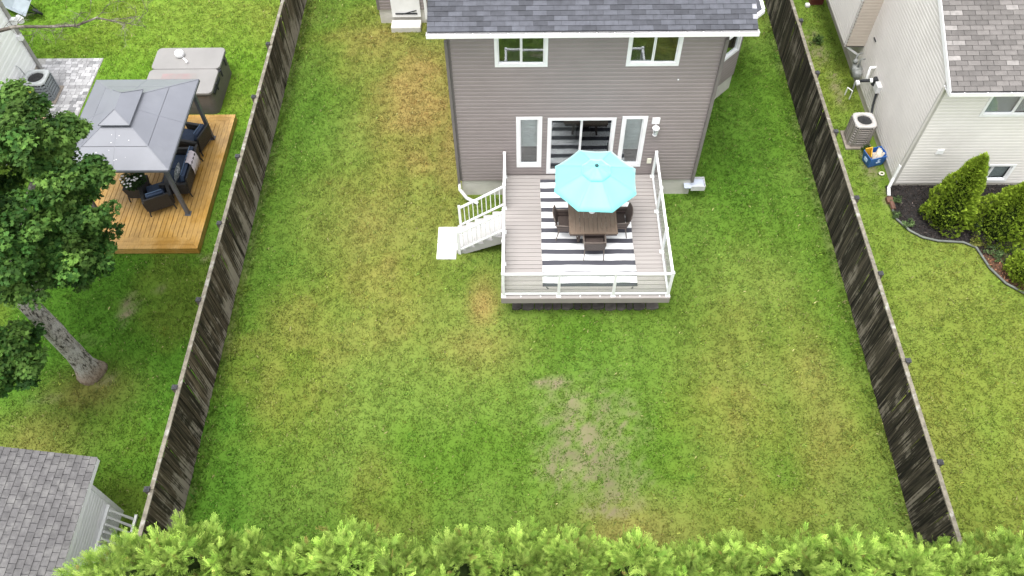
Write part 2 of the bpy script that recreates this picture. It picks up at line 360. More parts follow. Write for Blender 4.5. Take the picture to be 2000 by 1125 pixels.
# ------------------------------------------------------------------ shared house parts
m_white = M('white_vinyl', (0.80, 0.80, 0.80), 0.45, 0.05, 3)
m_white_dirty = M('white_aluminium', (0.78, 0.77, 0.77), 0.5, 0.06, 2, dirt=(0.52, 0.50, 0.46), dirtp=(0.58, 0.8))
m_glass = glass_mat('window_glass', (0.86, 0.90, 0.90), 3.8)
m_dark = M('dark_room', (0.055, 0.06, 0.065), 0.9, 0.2)
m_blind = M('grey_blind', (0.58, 0.59, 0.58), 0.7, 0.08, 4)
m_conc = M('concrete', (0.54, 0.52, 0.475), 0.9, 0.12, 2.5, dirt=(0.44, 0.42, 0.375), dirtp=(0.55, 0.75), bump=0.3, bscale=40)
m_screen = M('dark_screen', (0.02, 0.022, 0.025), 0.8, 0.1)

def siding(parent, name, mat, O, u, n, z0, z1, urange, holes=(), course=0.127, lip=0.026):
    """horizontal lap siding with every course sloped out to its butt edge"""
    mb = MB(O, u, n); z = z0
    while z < z1-1e-4:
        zt = min(z+course, z1); zm = (z+zt)/2
        (a0, a1) = urange(zm); segs = [(a0, a1)] if a1 > a0 else []
        for (h0, h1, c0, c1) in holes:
            if c0 < zm < c1:
                ns = []
                for s0, s1 in segs:
                    if h1 <= s0 or h0 >= s1: ns.append((s0, s1)); continue
                    if h0 > s0: ns.append((s0, h0))
                    if h1 < s1: ns.append((h1, s1))
                segs = ns
        h = zt-z
        for s0, s1 in segs:
            # profile: butt edge, lower slope, mid crease, upper slope (double lap look)
            pr = [(0.0, z), (lip, z), (lip, z+h*0.62), (0.001, zt)]
            vs = [(s0, b_, c_) for b_, c_ in pr]+[(s1, b_, c_) for b_, c_ in pr]
            k = len(pr); mb.add(vs, [(i, k+i, k+i+1, i+1) for i in range(k-1)])
        z = zt
    return mb.build(name, mat, parent)

def window(parent, O, u, n, a0, a1, c0, c1, trim=0.085, sashes=2, horiz=True, blind=None, name='window', depth=0.5, room=True):
    """trim frame (the part) with sashes, panes, blind and the dim room behind as sub-parts"""
    fr = MB(O, u, n); t = trim
    for (x0, x1, z0_, z1_) in ((a0, a1, c1-t, c1), (a0, a1, c0, c0+t), (a0, a0+t, c0+t, c1-t), (a1-t, a1, c0+t, c1-t)):
        fr.box(x0, x1, -0.06, 0.035, z0_, z1_)
    fo = fr.build(name, m_white, parent)
    i0, i1, j0, j1 = a0+t, a1-t, c0+t, c1-t; sw = (i1-i0)/sashes
    for k in range(sashes):
        s = MB(O, u, n); e = 0.028; q0, q1 = i0+k*sw+0.002, i0+(k+1)*sw-0.002; bb = -0.035+0.018*(k % 2)
        for (x0, x1, z0_, z1_) in ((q0, q1, j1-e, j1-.002), (q0, q1, j0+.002, j0+e), (q0, q0+e, j0+e, j1-e), (q1-e, q1, j0+e, j1-e)):
            s.box(x0, x1, bb-0.012, bb+0.012, z0_, z1_)
        s.build('sash', m_white, fo)
        MB(O, u, n).box(q0+e, q1-e, bb-0.003, bb+0.003, j0+e, j1-e).build('pane', m_glass, fo)
    if room:
        r = MB(O, u, n); x0, x1, z0_, z1_ = a0+0.02, a1-0.02, c0+0.02, c1-0.02; bd = -depth
        r.add([(x0, -.06, z0_), (x1, -.06, z0_), (x1, -.06, z1_), (x0, -.06, z1_), (x0, bd, z0_), (x1, bd, z0_), (x1, bd, z1_), (x0, bd, z1_)],
              [(4, 5, 6, 7), (0, 1, 5, 4), (3, 2, 6, 7), (0, 3, 7, 4), (1, 2, 6, 5)])
        r.build('room', m_dark, fo)
    if blind:
        bl = MB(O, u, n); frac, zc = blind, j1; k = 0
        while zc > j1-(j1-j0)*frac+0.03:
            bl.hexa([(i0+.01, -0.10, zc-.045), (i1-.01, -0.10, zc-.045), (i1-.01, -0.085, zc-.04), (i0+.01, -0.085, zc-.04), (i0+.01, -0.125, zc-.012), (i1-.01, -0.125, zc-.012), (i1-.01, -0.11, zc-.007), (i0+.01, -0.11, zc-.007)])
            zc -= 0.042
        bl.build('blind', m_blind, fo)
    return fo

def shingle_roof(house, roof, mat_tab, O, u, up, widthf, rows, tab=0.335, expo=0.135, loc0=0.0, accents=None):
    """O: eave corner, u along eave, up: up-slope dir; each tab is a child of the roof"""
    u = Vector(u).normalized(); up = Vector(up).normalized(); n = u.cross(up).normalized(); O = Vector(O)
    if n.z < 0: n = -n
    full = {}
    def tabmesh(w, mat):
        key = (round(w, 2), mat.name)
        if key not in full:
            mb = MB((0, 0, 0), u, up, n); w = key[0]
            mb.hexa([(0.006, 0, 0.004), (w-0.006, 0, 0.004), (w-0.006, expo+0.03, 0.0), (0.006, expo+0.03, 0.0), (0.006, 0, 0.024), (w-0.006, 0, 0.024), (w-0.006, expo+0.03, 0.006), (0.006, expo+0.03, 0.006)])
            full[key] = mb.mesh('shingle', mat)
        return full[key]
    for r in range(rows):
        off = (r % 2)*tab/2+random.uniform(-.012, .012); a0, a1 = widthf(r); a_ = a0; first = True
        while a_ < a1-0.03:
            w = (tab-off if first and off > 0.02 else tab); first = False
            w = min(w, a1-a_)
            if w > 0.03:
                mt = mat_tab
                if accents: mt = accents(r, a_-a0, a1-a_) or mat_tab
                link('shingle', tabmesh(w, mt), roof, O+u*a_+up*(r*expo)+n*random.uniform(0, 0.002))
            a_ += w

def gutter(parent, O, u, n, L, mat, step=0.42):
    g = MB(O, u, n); d, h, t = 0.12, 0.105, 0.006   # b outward, c up
    g.box(0, L, 0, t, 0, h); g.box(0, L, d-t, d, 0.0, h-0.004); g.box(0, L, t, d-t, 0, t)
    g.box(0, t, t, d-t, t, h-.006); g.box(L-t, L, t, d-t, t, h-.006); g.box(0, L, d-0.012, d+0.006, h-0.004, h+0.006)
    go = g.build('gutter', mat, parent); k = step*0.6; sm = None
    while k < L-0.1:
        MB(O, u, n).box(k, k+0.035, t, d-t, h-0.03, h-0.018).build('hanger', mat, go); k += step
    return go

# ------------------------------------------------------------------ grey house
m_sid = M('mauve_grey_siding', (0.245, 0.212, 0.205), 0.55, 0.05, 1.5, (1, 1, 2.0), dirt=(0.222, 0.196, 0.188), dirtp=(0.5, 0.8))
m_trim = M('grey_corner_trim', (0.155, 0.140, 0.134), 0.5, 0.06, 3)
m_shg = M('slate_grey_shingle', (0.070, 0.073, 0.086), 0.9, 0.16, 7, rnd=0.32, bump=0.5, bscale=120)
m_shg_pale = M('pale_scuffed_shingle', (0.30, 0.30, 0.33), 0.9, 0.25, 9, rnd=0.1)
m_under = M('roof_underlay', (0.05, 0.05, 0.058), 0.9, 0.1)
YW = 16.25; XL, XR = -1.83, 5.04
gh = thing('grey_house', (1.6, YW, 0), 'two storey mauve grey sided house behind the striped deck', 'house')
SILL = 0.66
fd = MB(); fd.box(XL+.03, XR-.03, YW+0.02, YW+0.3, -0.3, SILL); fd.box(XR-.33, XR-.03, YW+.3, 19.1, -.3, SILL); fd.box(XL+.03, XL+.3, YW+.3, 25, -.3, SILL)
fd.build('foundation', m_conc, gh)
O = (0, YW, 0)
holesA = [(-.63, .60, 4.95, 6.0), (2.66, 3.9, 4.95, 6.0), (-.12, .51, 1.28, 3.15), (.74, 2.5, .9, 3.1), (2.75, 3.37, 1.28, 3.15)]
siding(gh, 'wall', m_sid, O, (1, 0, 0), (0, -1, 0), SILL, 6.0, lambda z: (XL+.06, XR-.06), holesA)
siding(gh, 'wall', m_sid, (XR, YW, 0), (0, 1, 0), (1, 0, 0), SILL, 6.0, lambda z: (0.06, 9))
siding(gh, 'wall', m_sid, (XL, YW, 0), (0, 1, 0), (-1, 0, 0), SILL, 6.0, lambda z: (0.06, 9))
for xx, sx in ((XL, -1), (XR, 1)):
    t = MB(); t.box(*sorted((xx+sx*.022, xx-sx*.07)), YW-.022, YW, SILL, 6.02); t.box(*sorted((xx, xx+sx*.022)), YW, YW+.07, SILL, 6.02); t.build('corner_trim', m_trim, gh)
# soffit, fascia, roof
MB().box(-2.24, 5.58, 15.93, YW+.02, 6.03, 6.05).build('soffit', m_white, gh)
MB().box(-2.24, 5.58, 15.90, 15.93, 6.05, 6.24).build('fascia', m_white, gh)
PITCH = 0.40; upv = Vector((0, 1, PITCH)).normalized()
rf = MB(); L = 4.5
rf.hexa([(-2.24, 15.86, 6.235), (5.56, 15.86, 6.235), (5.56, 15.86+L, 6.235+PITCH*L), (-2.24, 15.86+L, 6.235+PITCH*L), (-2.24, 15.86, 6.265), (5.56, 15.86, 6.265), (5.56, 15.86+L, 6.265+PITCH*L), (-2.24, 15.86+L, 6.265+PITCH*L)])
roof = rf.build('roof', m_under, gh)
def acc(r, left, right):
    if right < 0.30 and r in (2, 4): return m_shg_pale
    return None
shingle_roof(gh, roof, m_shg, (-2.25, 15.845, 6.268), (1, 0, 0), upv, lambda r: (0.0, 7.82), 9, accents=acc)
gutter(gh, (-2.27, 15.90, 6.125), (1, 0, 0), (0, -1, 0), 7.88, m_white_dirty, 0.42)
# body behind (closes the shell) and the upper roof beyond the individually laid courses
r2 = MB(); d0 = 9*0.135*upv.y
r2.hexa([(-2.25, 15.85+d0, 6.272+PITCH*d0), (5.57, 15.85+d0, 6.272+PITCH*d0), (5.57, 15.86+L, 6.275+PITCH*L), (-2.25, 15.86+L, 6.275+PITCH*L), (-2.25, 15.85+d0, 6.284+PITCH*d0), (5.57, 15.85+d0, 6.284+PITCH*d0), (5.57, 15.86+L, 6.287+PITCH*L), (-2.25, 15.86+L, 6.287+PITCH*L)])
r2.build('upper_shingles', m_shg, roof)
# windows and doors
FR = dict(O=O, u=(1, 0, 0), n=(0, -1, 0))
window(gh, **FR, a0=-.68, a1=.65, c0=4.9, c1=6.02, depth=1.6)
window(gh, **FR, a0=2.62, a1=3.95, c0=4.9, c1=6.02, blind=0.2, depth=1.6)
window(gh, **FR, a0=-.16, a1=.55, c0=1.24, c1=3.2, sashes=1, blind=0.66, trim=.10, depth=1.2)
window(gh, **FR, a0=2.72, a1=3.41, c0=1.24, c1=3.2, sashes=1, blind=0.72, trim=.10, depth=1.2)
door = window(gh, **FR, a0=.70, a1=2.56, c0=.96, c1=3.15, trim=.09, name='patio_door', depth=2.6)
MB(**FR).box(1.66, 2.44, -0.05, -0.045, 1.08, 3.03).build('insect_screen', glass_mat('screen_mesh', (0.16, 0.17, 0.18), 0.3), door)
MB(**FR).box(2.40, 2.43, 0.0, 0.04, 1.85, 2.12).build('handle', m_screen, door)
MB(**FR).box(.9, 1.6, -2.3, -1.2, 1.0, 1.75).box(.82, 2.4, -2.5, -.3, .98, 1.0).build('room', M('room_furniture', (0.25, 0.23, 0.21), .7, .3, 3), door)
# J-channel strips beside the patio door
for a_ in (.55, 2.56): MB(**FR).box(a_+.01, a_+.14, 0.0, 0.018, .93, 3.15).build('trim_strip', M('grey_mesh_strip', (0.20, 0.18, 0.18), .6, .2, 40), gh)
MB(**FR).box(-.5, 3.75, 0.0, 0.022, .93, 1.0).build('ledger_trim', m_trim, gh)
# down pipes
MB().box(-1.90, -1.83, 16.14, 16.22, .55, 5.75).build('downpipe', m_trim, gh)
MB().tube([(-1.86, 16.18, .62), (-1.86, 16.12, .4), (-1.66, 15.97, .18), (-1.33, 15.86, .07)], .05, 6).build('downpipe', m_white, gh)
MB().box(4.97, 5.05, 16.14, 16.22, .62, 5.75).build('downpipe', m_trim, gh)
# step-out box at the right base corner: grey-white metal window well
ww = MB(); ww.box(5.02, 5.42, 16.42, 16.435, .36, .55); ww.box(5.40, 5.415, 16.07, 16.42, .36, .55); ww.box(5.0, 5.40, 16.055, 16.07, .36, .55)
ww.build('metal_chute', M('dull_white_metal', (.5, .5, .5), .5, .1), gh); MB().box(4.8, 5.40, 16.07, 16.42, .44, .47).build('chute_floor', M('pale_blue_metal', (.42, .46, .54), .4, .05), gh)
# bits fixed to the wall
lb = MB(**FR).box(3.53, 3.74, 0.0, .06, 2.93, 3.14).build('junction_box', m_white, gh, bevel=.012)
lm = MB((3.65, YW-.12, 0), (1, 0, 0), (0, -1, 0)); lm.lathe([(0.02, 2.92), (.10, 2.86), (.105, 2.84), (.03, 2.83)], n=10); lm.bar((0, -.12, 2.88), (0, 0, 2.9), .03, .03)
for k in range(5): 
    a_ = k*2*math.pi/5; lm.bar((.09*math.cos(a_), .09*math.sin(a_), 2.84), (.055*math.cos(a_), .055*math.sin(a_), 2.60), .012, .012)
lm.lathe([(.07, 2.60), (.05, 2.575), (.01, 2.55)], n=10); wl = lm.build('wall_lantern', m_white, gh)
MB((3.65, YW-.12, 0), (1, 0, 0), (0, -1, 0)).lathe([(.06, 2.62), (.075, 2.82)], n=10).build('lamp_glass', m_glass, wl)
MB(**FR).box(3.58, 3.71, 0, .05, 1.38, 1.57).build('outlet_cover', M('cream_plastic', (.72, .70, .58), .5, .05), gh, bevel=.01)
MB(**FR).box(4.0, 4.035, 0, .03, 4.43, 4.47).build('wall_sensor', m_white, gh)
# angled bay on the right side
bu = Vector((1, 1, 0)).normalized(); bn = Vector((1, -1, 0)).normalized(); BO = (5.04, 19.04, 0)
siding(gh, 'bay_wall', m_sid, BO, bu, bn, .6, 3.1, lambda z: (0, 2.66), [(1.5, 2.55, 1.65, 2.9)])
MB(BO, bu, bn).box(0, 2.68, -.3, -.01, -.3, .6).build('bay_foundation', m_conc, gh)
MB(BO, bu, bn).box(2.64, 2.70, -.08, .02, .6, 3.1).build('corner_trim', m_trim, gh)
window(gh, BO, bu, bn, 1.45, 2.6, 1.62, 2.95, trim=.09, sashes=1)
siding(gh, 'bay_wall', m_sid, (6.94, 20.94, 0), (0, 1, 0), (1, 0, 0), .6, 3.1, lambda z: (0, 4))
MB().hexa([(5.04, 18.6, 3.1), (7.3, 20.85, 3.1), (7.3, 25, 3.1), (5.04, 25, 3.1), (5.04, 19.4, 3.7), (6.2, 21.4, 3.7), (6.2, 25, 3.7), (5.04, 25, 3.7)]).build('bay_roof', m_shg, gh)
MB().bar((5.1, 18.62, 3.08), (7.32, 20.84, 3.08), .10, .11).bar((7.32, 20.9, 3.08), (7.32, 25, 3.08), .10, .11).build('bay_gutter', m_white, gh)
# rear wing with the side door
siding(gh, 'wing_wall', m_sid, (-5.1, 24.5, 0), (1, 0, 0), (0, -1, 0), .58, 3.0, lambda z: (0, 3.3), [(.5, 1.5, 0, 2.7)])
MB().box(-5.08, -1.8, 24.52, 24.8, -.3, .58).build('wing_foundation', m_conc, gh)
MB().box(-5.13, -5.03, 24.47, 24.56, .58, 3.0).build('corner_trim', m_trim, gh)
sd = MB().box(-4.62, -3.60, 24.44, 24.52, .30, 2.6).build('storm_door', m_white, gh); MB().box(-4.5, -3.72, 24.41, 24.438, .42, .47).bar((-4.28, 24.425, .42), (-3.74, 24.425, .58), .02, .03).build('door_sill', m_screen, sd)
MB().box(-3.45, -3.35, 24.42, 24.5, .2, 3).build('downpipe', m_white, gh)
step = MB().box(-4.66, -3.60, 23.98, 24.43, -.05, .20).build('concrete_step', m_conc, gh, bevel=.03)

# ------------------------------------------------------------------ raised deck
m_dk = M('taupe_composite_board', (0.295, 0.270, 0.258), 0.6, 0.05, 2, (0.4, 6, 1), rnd=0.05)
m_dkf = M('taupe_fascia', (0.28, 0.25, 0.24), 0.55, 0.05, 2)
m_deck_glass = glass_mat('railing_glass', (0.96, 0.975, 0.965), 0.9)
m_frame = M('deck_framing', (0.16, 0.13, 0.10), .9, .2)
DZ = 0.92; dx0, dx1, dy0, dy1 = -0.55, 3.85, 11.86, 16.20
dk = thing('raised_deck', (1.65, 14.0, 0), 'taupe board deck with white and glass railing behind the grey house', 'deck')
nb = 31; bw = (dy1-dy0-0.14)/nb
bm = MB().box(dx0+.02, dx1-.02, 0.005, bw-0.007, -0.025, 0).mesh('deck_board', m_dk)
for i in range(nb): link('deck_board', bm, dk, (0, dy0+0.14+i*bw, DZ+random.uniform(0, .0015)))
MB().box(dx0, dx1, dy0, dy0+0.136, DZ-.025, DZ+.002).build('deck_board', m_dk, dk)
f = MB(); f.box(dx0-.006, dx1+.006, dy0-.02, dy0-.001, DZ-.22, DZ-.003); f.build('fascia', m_dkf, dk)
for xx in (dx0-.02, dx1+.001): MB().box(xx, xx+.019, dy0, dy1, DZ-.22, DZ-.003).build('fascia', m_dkf, dk)
for i in range(9): MB().box(dx0+.02+i*.53, dx0+.06+i*.53, dy0+.02, dy1, DZ-.21, DZ-.026).build('joist', m_frame, dk)
for px_ in (.2, 1.65, 3.1): MB().box(px_-.07, px_+.07, dy0+.55, dy0+.69, -.1, DZ-.21).build('support_post', m_frame, dk)
def rail_post(x_, y_, top=1.92):
    p_ = MB().box(x_-.034, x_+.034, y_-.034, y_+.034, DZ+.004, top).build('railing_post', m_white, dk)
    MB().box(x_-.06, x_+.06, y_-.06, y_+.06, DZ+.003, DZ+.02).build('base_plate', m_white, p_)
    MB().box(x_-.042, x_+.042, y_-.042, y_+.042, top, top+.02).build('post_cap', m_white, p_)
def rail_run(a_, b_, glass=True):
    a_ = Vector((*a_, 0)); b_ = Vector((*b_, 0)); d = (b_-a_).normalized(); a2 = a_+d*.036; b2 = b_-d*.036; zz = Vector((0, 0, 1))
    MB().bar(a2+zz*1.885, b2+zz*1.885, .062, .045).build('top_rail', m_white, dk)
    MB().bar(a2+zz*1.01, b2+zz*1.01, .04, .04).build('bottom_rail', m_white, dk)
    MB().bar(a2+zz*1.445, b2+zz*1.445, .008, .82).build('glass_panel', m_deck_glass, dk)
RX, LX, FY = 3.79, -.50, 11.93
rp = [(RX, 16.12), (RX, 14.78), (RX, 13.36), (RX+.01, FY)]; fp = [(RX+.01, FY), (2.37, FY), (.94, FY), (LX, FY)]; lp = [(LX, FY), (LX, 12.96), (LX, 14.06)]
for q in rp+fp[1:]+lp[1:]+[(LX, 14.93), (LX, 16.12)]: rail_post(*q)
for run in (rp, fp, lp): 
    for q0, q1 in zip(run[:-1], run[1:]): rail_run(q0, q1)
rail_run((LX, 14.93), (LX, 16.12))
bolt = MB().lathe([(.02, 0), (.02, .018), (.008, .024)], n=8).mesh('bolt', m_white)
for k in range(8): link('bolt', bolt, dk, (-.05+k*.52, FY-.03, DZ+.004))
# stairs
m_st = M('grey_white_stair', (0.40, 0.39, 0.385), .6, .05, 3)
sy0, sy1 = 14.03, 14.96; nr = 6; rise = DZ/nr; run_ = 1.30/5
for i in range(5):
    zt = DZ-(i+1)*rise; x1_ = -.575-i*run_
    MB().box(x1_-run_-.02, x1_, sy0+.03, sy1-.03, zt-.03, zt).build('stair_tread', m_dk if i < 0 else m_st, dk)
    MB().box(x1_-.018, x1_-.002, sy0+.03, sy1-.03, zt+.001, zt+rise-.031).build('stair_riser', m_st, dk)
for yy in (sy0, sy1-.03):
    poly = [(-.575, DZ-rise-.30), (-.575, DZ-.02)]; 
    for i in range(5): poly += [(-.575-i*run_, DZ-(i+1)*rise-.004), (-.575-(i+1)*run_, DZ-(i+1)*rise-.004)] if i else [(-.575, DZ-rise-.004), (-.575-run_, DZ-rise-.004)]
    poly += [(-.575-5*run_, 0.0), (-.575-4*run_, 0.0)]
    mb = MB((0, yy, 0), (1, 0, 0), (0, 0, 1), (0, 1, 0)); mb.prism(poly, 0, .029); mb.build('stair_stringer', m_st, dk)
for yy in (sy0+.0, sy1-.0):
    nx_ = -1.80
    p_ = MB().box(nx_-.035, nx_+.035, yy-.035, yy+.035, 0, 1.0).build('newel_post', m_white, dk)
    a_ = Vector((nx_+.036, yy, .93)); b_ = Vector((LX-.036, yy, 1.80))
    MB().bar(a_, b_, .05, .05).build('stair_rail', m_white, dk); dn = Vector((0, 0, -.74))
    MB().bar(a_+dn, b_+dn, .045, .045).build('stair_rail', m_white, dk)
    for k in range(9):
        t = (k+.8)/9.6; q = a_.lerp(b_, t); MB().box(q.x-.011, q.x+.011, yy-.011, yy+.011, q.z-.72, q.z-.02).build('baluster', m_white, dk)
m_slab = M('pale_paving_slab', (.72, .71, .69), .9, .05, 6, bump=.2)
for k, (y0_, y1_, wh) in enumerate(((14.42, 14.98, 'farther'), (13.82, 14.39, 'nearer'))):
    s_ = MB().box(-2.46, -1.91+.01*k, y0_, y1_, -.05, .045).build('paving_slab', m_slab, None, bevel=.01)
    tag(s_, f'{wh} of two pale square paving slabs at the foot of the deck stairs', 'paving slab', 'slabs at the stair foot')
# stone border under the front of the deck
m_stone = M('grey_flagstone', (0.075, 0.068, 0.060), .9, .3, 6, rnd=.35, bump=.4)
sb = thing('stone_border', (1.65, 12.15, 0), 'row of flat grey flagstones on the ground under the deck front', 'stone border'); xx = -.3
while xx < 3.6:
    w = random.uniform(.18, .36); d_ = random.uniform(.0, .05)
    poly = [(xx+.012, 12.12-d_), (xx+w*.5, 12.09-d_), (xx+w-.012, 12.13-d_*.5), (xx+w-.015, 12.36), (xx+.02, 12.37)]
    MB().prism(poly, -.05, .03+random.uniform(0, .025)).build('stone', m_stone, sb); xx += w

# ------------------------------------------------------------------ rug, table, chairs, umbrella
m_rug, nt, b = nodes('striped_rug')
sep = nt.nodes.new('ShaderNodeSeparateXYZ'); nt.links.new(pos(nt), sep.inputs[0])
wob = ramp(nt, noise(nt, pos(nt), 1.3, 2), 0.3, 0.7, -0.012, 0.012)
ad = nt.nodes.new('ShaderNodeMath'); ad.operation = 'ADD'; nt.links.new(sep.outputs[1], ad.inputs[0]); nt.links.new(wob, ad.inputs[1])
pp = nt.nodes.new('ShaderNodeMath'); pp.operation = 'PINGPONG'; pp.inputs[1].default_value = 0.1865
sh = nt.nodes.new('ShaderNodeMath'); sh.operation = 'SUBTRACT'; sh.inputs[1].default_value = 12.25-0.373*2
nt.links.new(ad.outputs[0], sh.inputs[0]); nt.links.new(sh.outputs[0], pp.inputs[0])
c = mix(nt, ramp(nt, pp.outputs[0], 0.078, 0.084), (0.055, 0.055, 0.068), (0.80, 0.80, 0.80)); nt.links.new(c, b.inputs['Base Color']); b.inputs['Roughness'].default_value = .85
rx0, rx1, ry0, ry1 = .53, 3.04, 12.22, 16.02; V = []; F = []; nu, nv = 24, 90
for j in range(nv+1):
    for i in range(nu+1):
        x_ = rx0+(rx1-rx0)*i/nu; y_ = ry0+(ry1-ry0)*j/nv
        V.append((x_+.008*math.sin(y_*3.1), y_, DZ+.010+.005*math.sin(x_*5+y_*2.3)*math.sin(y_*4.4)))
for j in range(nv):
    for i in range(nu): k = j*(nu+1)+i; F.append((k, k+1, k+nu+2, k+nu+1))
rug = link('striped_rug', np_mesh('striped_rug', V, F, m_rug, None, True)); sm = rug.modifiers.new('thick', 'SOLIDIFY'); sm.thickness = .006
tag(rug, 'black and white striped outdoor rug on the deck boards', 'rug')
for k_, xx in enumerate((.63, 2.92)): MB().bar((xx, 12.2, DZ+.009), (xx+(.05 if k_ == 0 else -.04), 12.14, DZ+.009), .03, .012).build('corner_tab', M('rug_tab', (.06, .06, .07), .8, .1), rug)

def wicker_mat(name, c0, c1, sc=55):
    m, nt, b = nodes(name); p = pos(nt, (1, 1, 1), True)
    w1 = nt.nodes.new('ShaderNodeTexWave'); w1.inputs['Scale'].default_value = sc; w1.inputs['Distortion'].default_value = 1.5; w1.bands_direction = 'X'; nt.links.new(p, w1.inputs['Vector'])
    w2 = nt.nodes.new('ShaderNodeTexWave'); w2.inputs['Scale'].default_value = sc*.6; w2.inputs['Distortion'].default_value = 1.5; w2.bands_direction = 'DIAGONAL'; nt.links.new(p, w2.inputs['Vector'])
    mm = nt.nodes.new('ShaderNodeMath'); mm.operation = 'MULTIPLY'; nt.links.new(w1.outputs['Fac'], mm.inputs[0]); nt.links.new(w2.outputs['Fac'], mm.inputs[1])
    nt.links.new(mix(nt, mm.outputs[0], c0, c1), b.inputs['Base Color']); b.inputs['Roughness'].default_value = .6
    bp = nt.nodes.new('ShaderNodeBump'); bp.inputs['Strength'].default_value = .5; bp.inputs['Distance'].default_value = .008; nt.links.new(mm.outputs[0], bp.inputs['Height']); nt.links.new(bp.outputs[0], b.inputs['Normal'])
    return m
m_wick = wicker_mat('brown_wicker', (.055, .040, .036), (.20, .15, .13))
m_wick_top = wicker_mat('brown_wicker_top', (.14, .098, .070), (.31, .225, .165), 40)
m_wframe = M('brown_frame', (.13, .105, .09), .5, .15)
def dining_chair(loc, rz, label):
    r = thing('wicker_chair', loc, label, 'chair', 'wicker chairs around the deck table'); lo = {'v': 0}
    def pb(mb, name, mat, smooth=False):
        me = mb.mesh(name, mat, smooth); o = D.objects.new(name, me); COL.objects.link(o); o.parent = r; return o
    pb(MB().box(-.25, .25, -.24, .25, .37, .43), 'seat', m_wick)
    V = []; F = []; nu, nv = 10, 6       # curved backrest shell
    for sgn in (0, 1):
        for j in range(nv+1):
            for i in range(nu+1):
                s_ = -1+2*i/nu; t_ = j/nv
                x_ = s_*(.25+.03*t_); z_ = .43+t_*(.47-.05*s_*s_ if t_ > .5 else .47); y_ = -.24-.09*t_-(.055*(1-s_*s_))*(.3+.7*t_)-(.03 if sgn else 0)
                V.append((x_, y_, z_))
    st = (nu+1)*(nv+1)
    for j in range(nv):
        for i in range(nu):
            k = j*(nu+1)+i; F.append((k, k+1, k+nu+2, k+nu+1)); F.append((st+k, st+k+nu+1, st+k+nu+2, st+k+1))
    for i in range(nu): k = nv*(nu+1)+i; F.append((k, k+1, st+k+1, st+k))
    for j in range(nv):
        for i in (0, nu): k = j*(nu+1)+i; F.append((k, k+nu+1, st+k+nu+1, st+k))
    mb = MB(); mb.v = V; mb.f = F; pb(mb, 'backrest', m_wick, True)
    pb(MB().tube([((-1+.2*i)*.28, -.345-.055*(1-(-1+.2*i)**2), .905-.05*(-1+.2*i)**2) for i in range(11)], .014, 6), 'back_rim', m_wframe)
    for s_ in (-1, 1):
        ar = pb(MB().tube([(s_*.275, -.32, .66), (s_*.29, -.1, .655), (s_*.285, .2, .64), (s_*.27, .27, .60), (s_*.262, .275, .43)], .02, 6), 'armrest', m_wframe, True)
        p_ = MB().hexa([(s_*.262-.008, -.25, .40), (s_*.262+.008, -.25, .40), (s_*.262+.008, .26, .40), (s_*.262-.008, .26, .40), (s_*.275-.008, -.31, .65), (s_*.275+.008, -.31, .65), (s_*.275+.008, .20, .63), (s_*.275-.008, .20, .63)])
        pb(p_, 'side_panel', m_wick)
        pb(MB().tube([(s_*.255, -.23, .40), (s_*.27, -.30, 0)], [.018, .013], 6), 'leg', m_wframe)
        pb(MB().tube([(s_*.25, .24, .40), (s_*.262, .29, 0)], [.018, .013], 6), 'leg', m_wframe)
    r.rotation_euler = (0, 0, rz); return r
ZD = DZ+.013
dining_chair((1.92, 13.36, ZD), 0, 'brown wicker chair at the near end of the table, back to the viewer')
dining_chair((1.22, 14.02, ZD), math.radians(-90), 'brown wicker chair on the stairs side of the table')
dining_chair((2.57, 14.10, ZD), math.radians(90), 'brown wicker chair on the far side of the table from the stairs')
tb = thing('wicker_table', (1.89, 14.2, ZD), 'brown wicker dining table under the aqua umbrella', 'table')
UXC = 1.89; tx0, tx1, ty0, ty1, tz = 1.25, 2.54, 13.42, 15.0, DZ+.73
ns = 10; sw = (tx1-tx0-.12)/ns
for i in range(ns): MB().box(tx0+.06+i*sw+.003, tx0+.06+(i+1)*sw-.003, ty0+.062, ty1-.062, tz-.02, tz+random.uniform(-.001, .002)).build('table_slat', m_wick_top, tb)
t = MB(); t.box(tx0, tx1, ty0, ty0+.06, tz-.035, tz+.003); t.box(tx0, tx1, ty1-.06, ty1, tz-.035, tz+.003); t.box(tx0, tx0+.06, ty0+.06, ty1-.06, tz-.035, tz+.003); t.box(tx1-.06, tx1, ty0+.06, ty1-.06, tz-.035, tz+.003); t.build('table_rim', m_wick_top, tb)
t = MB(); t.box(tx0+.02, tx1-.02, ty0+.02, ty0+.04, tz-.12, tz-.036); t.box(tx0+.02, tx1-.02, ty1-.04, ty1-.02, tz-.12, tz-.036); t.box(tx0+.02, tx0+.04, ty0+.04, ty1-.04, tz-.12, tz-.036); t.box(tx1-.04, tx1-.02, ty0+.04, ty1-.04, tz-.12, tz-.036); t.build('apron', m_wick, tb)
for xx in (tx0+.34, tx1-.34):
    for yy in (ty0+.30, ty1-.30): MB().bar((xx+(.06 if xx > UXC else -.06), yy, ZD), (xx, yy, tz-.037), .06, .06).build('leg', m_wick, tb)
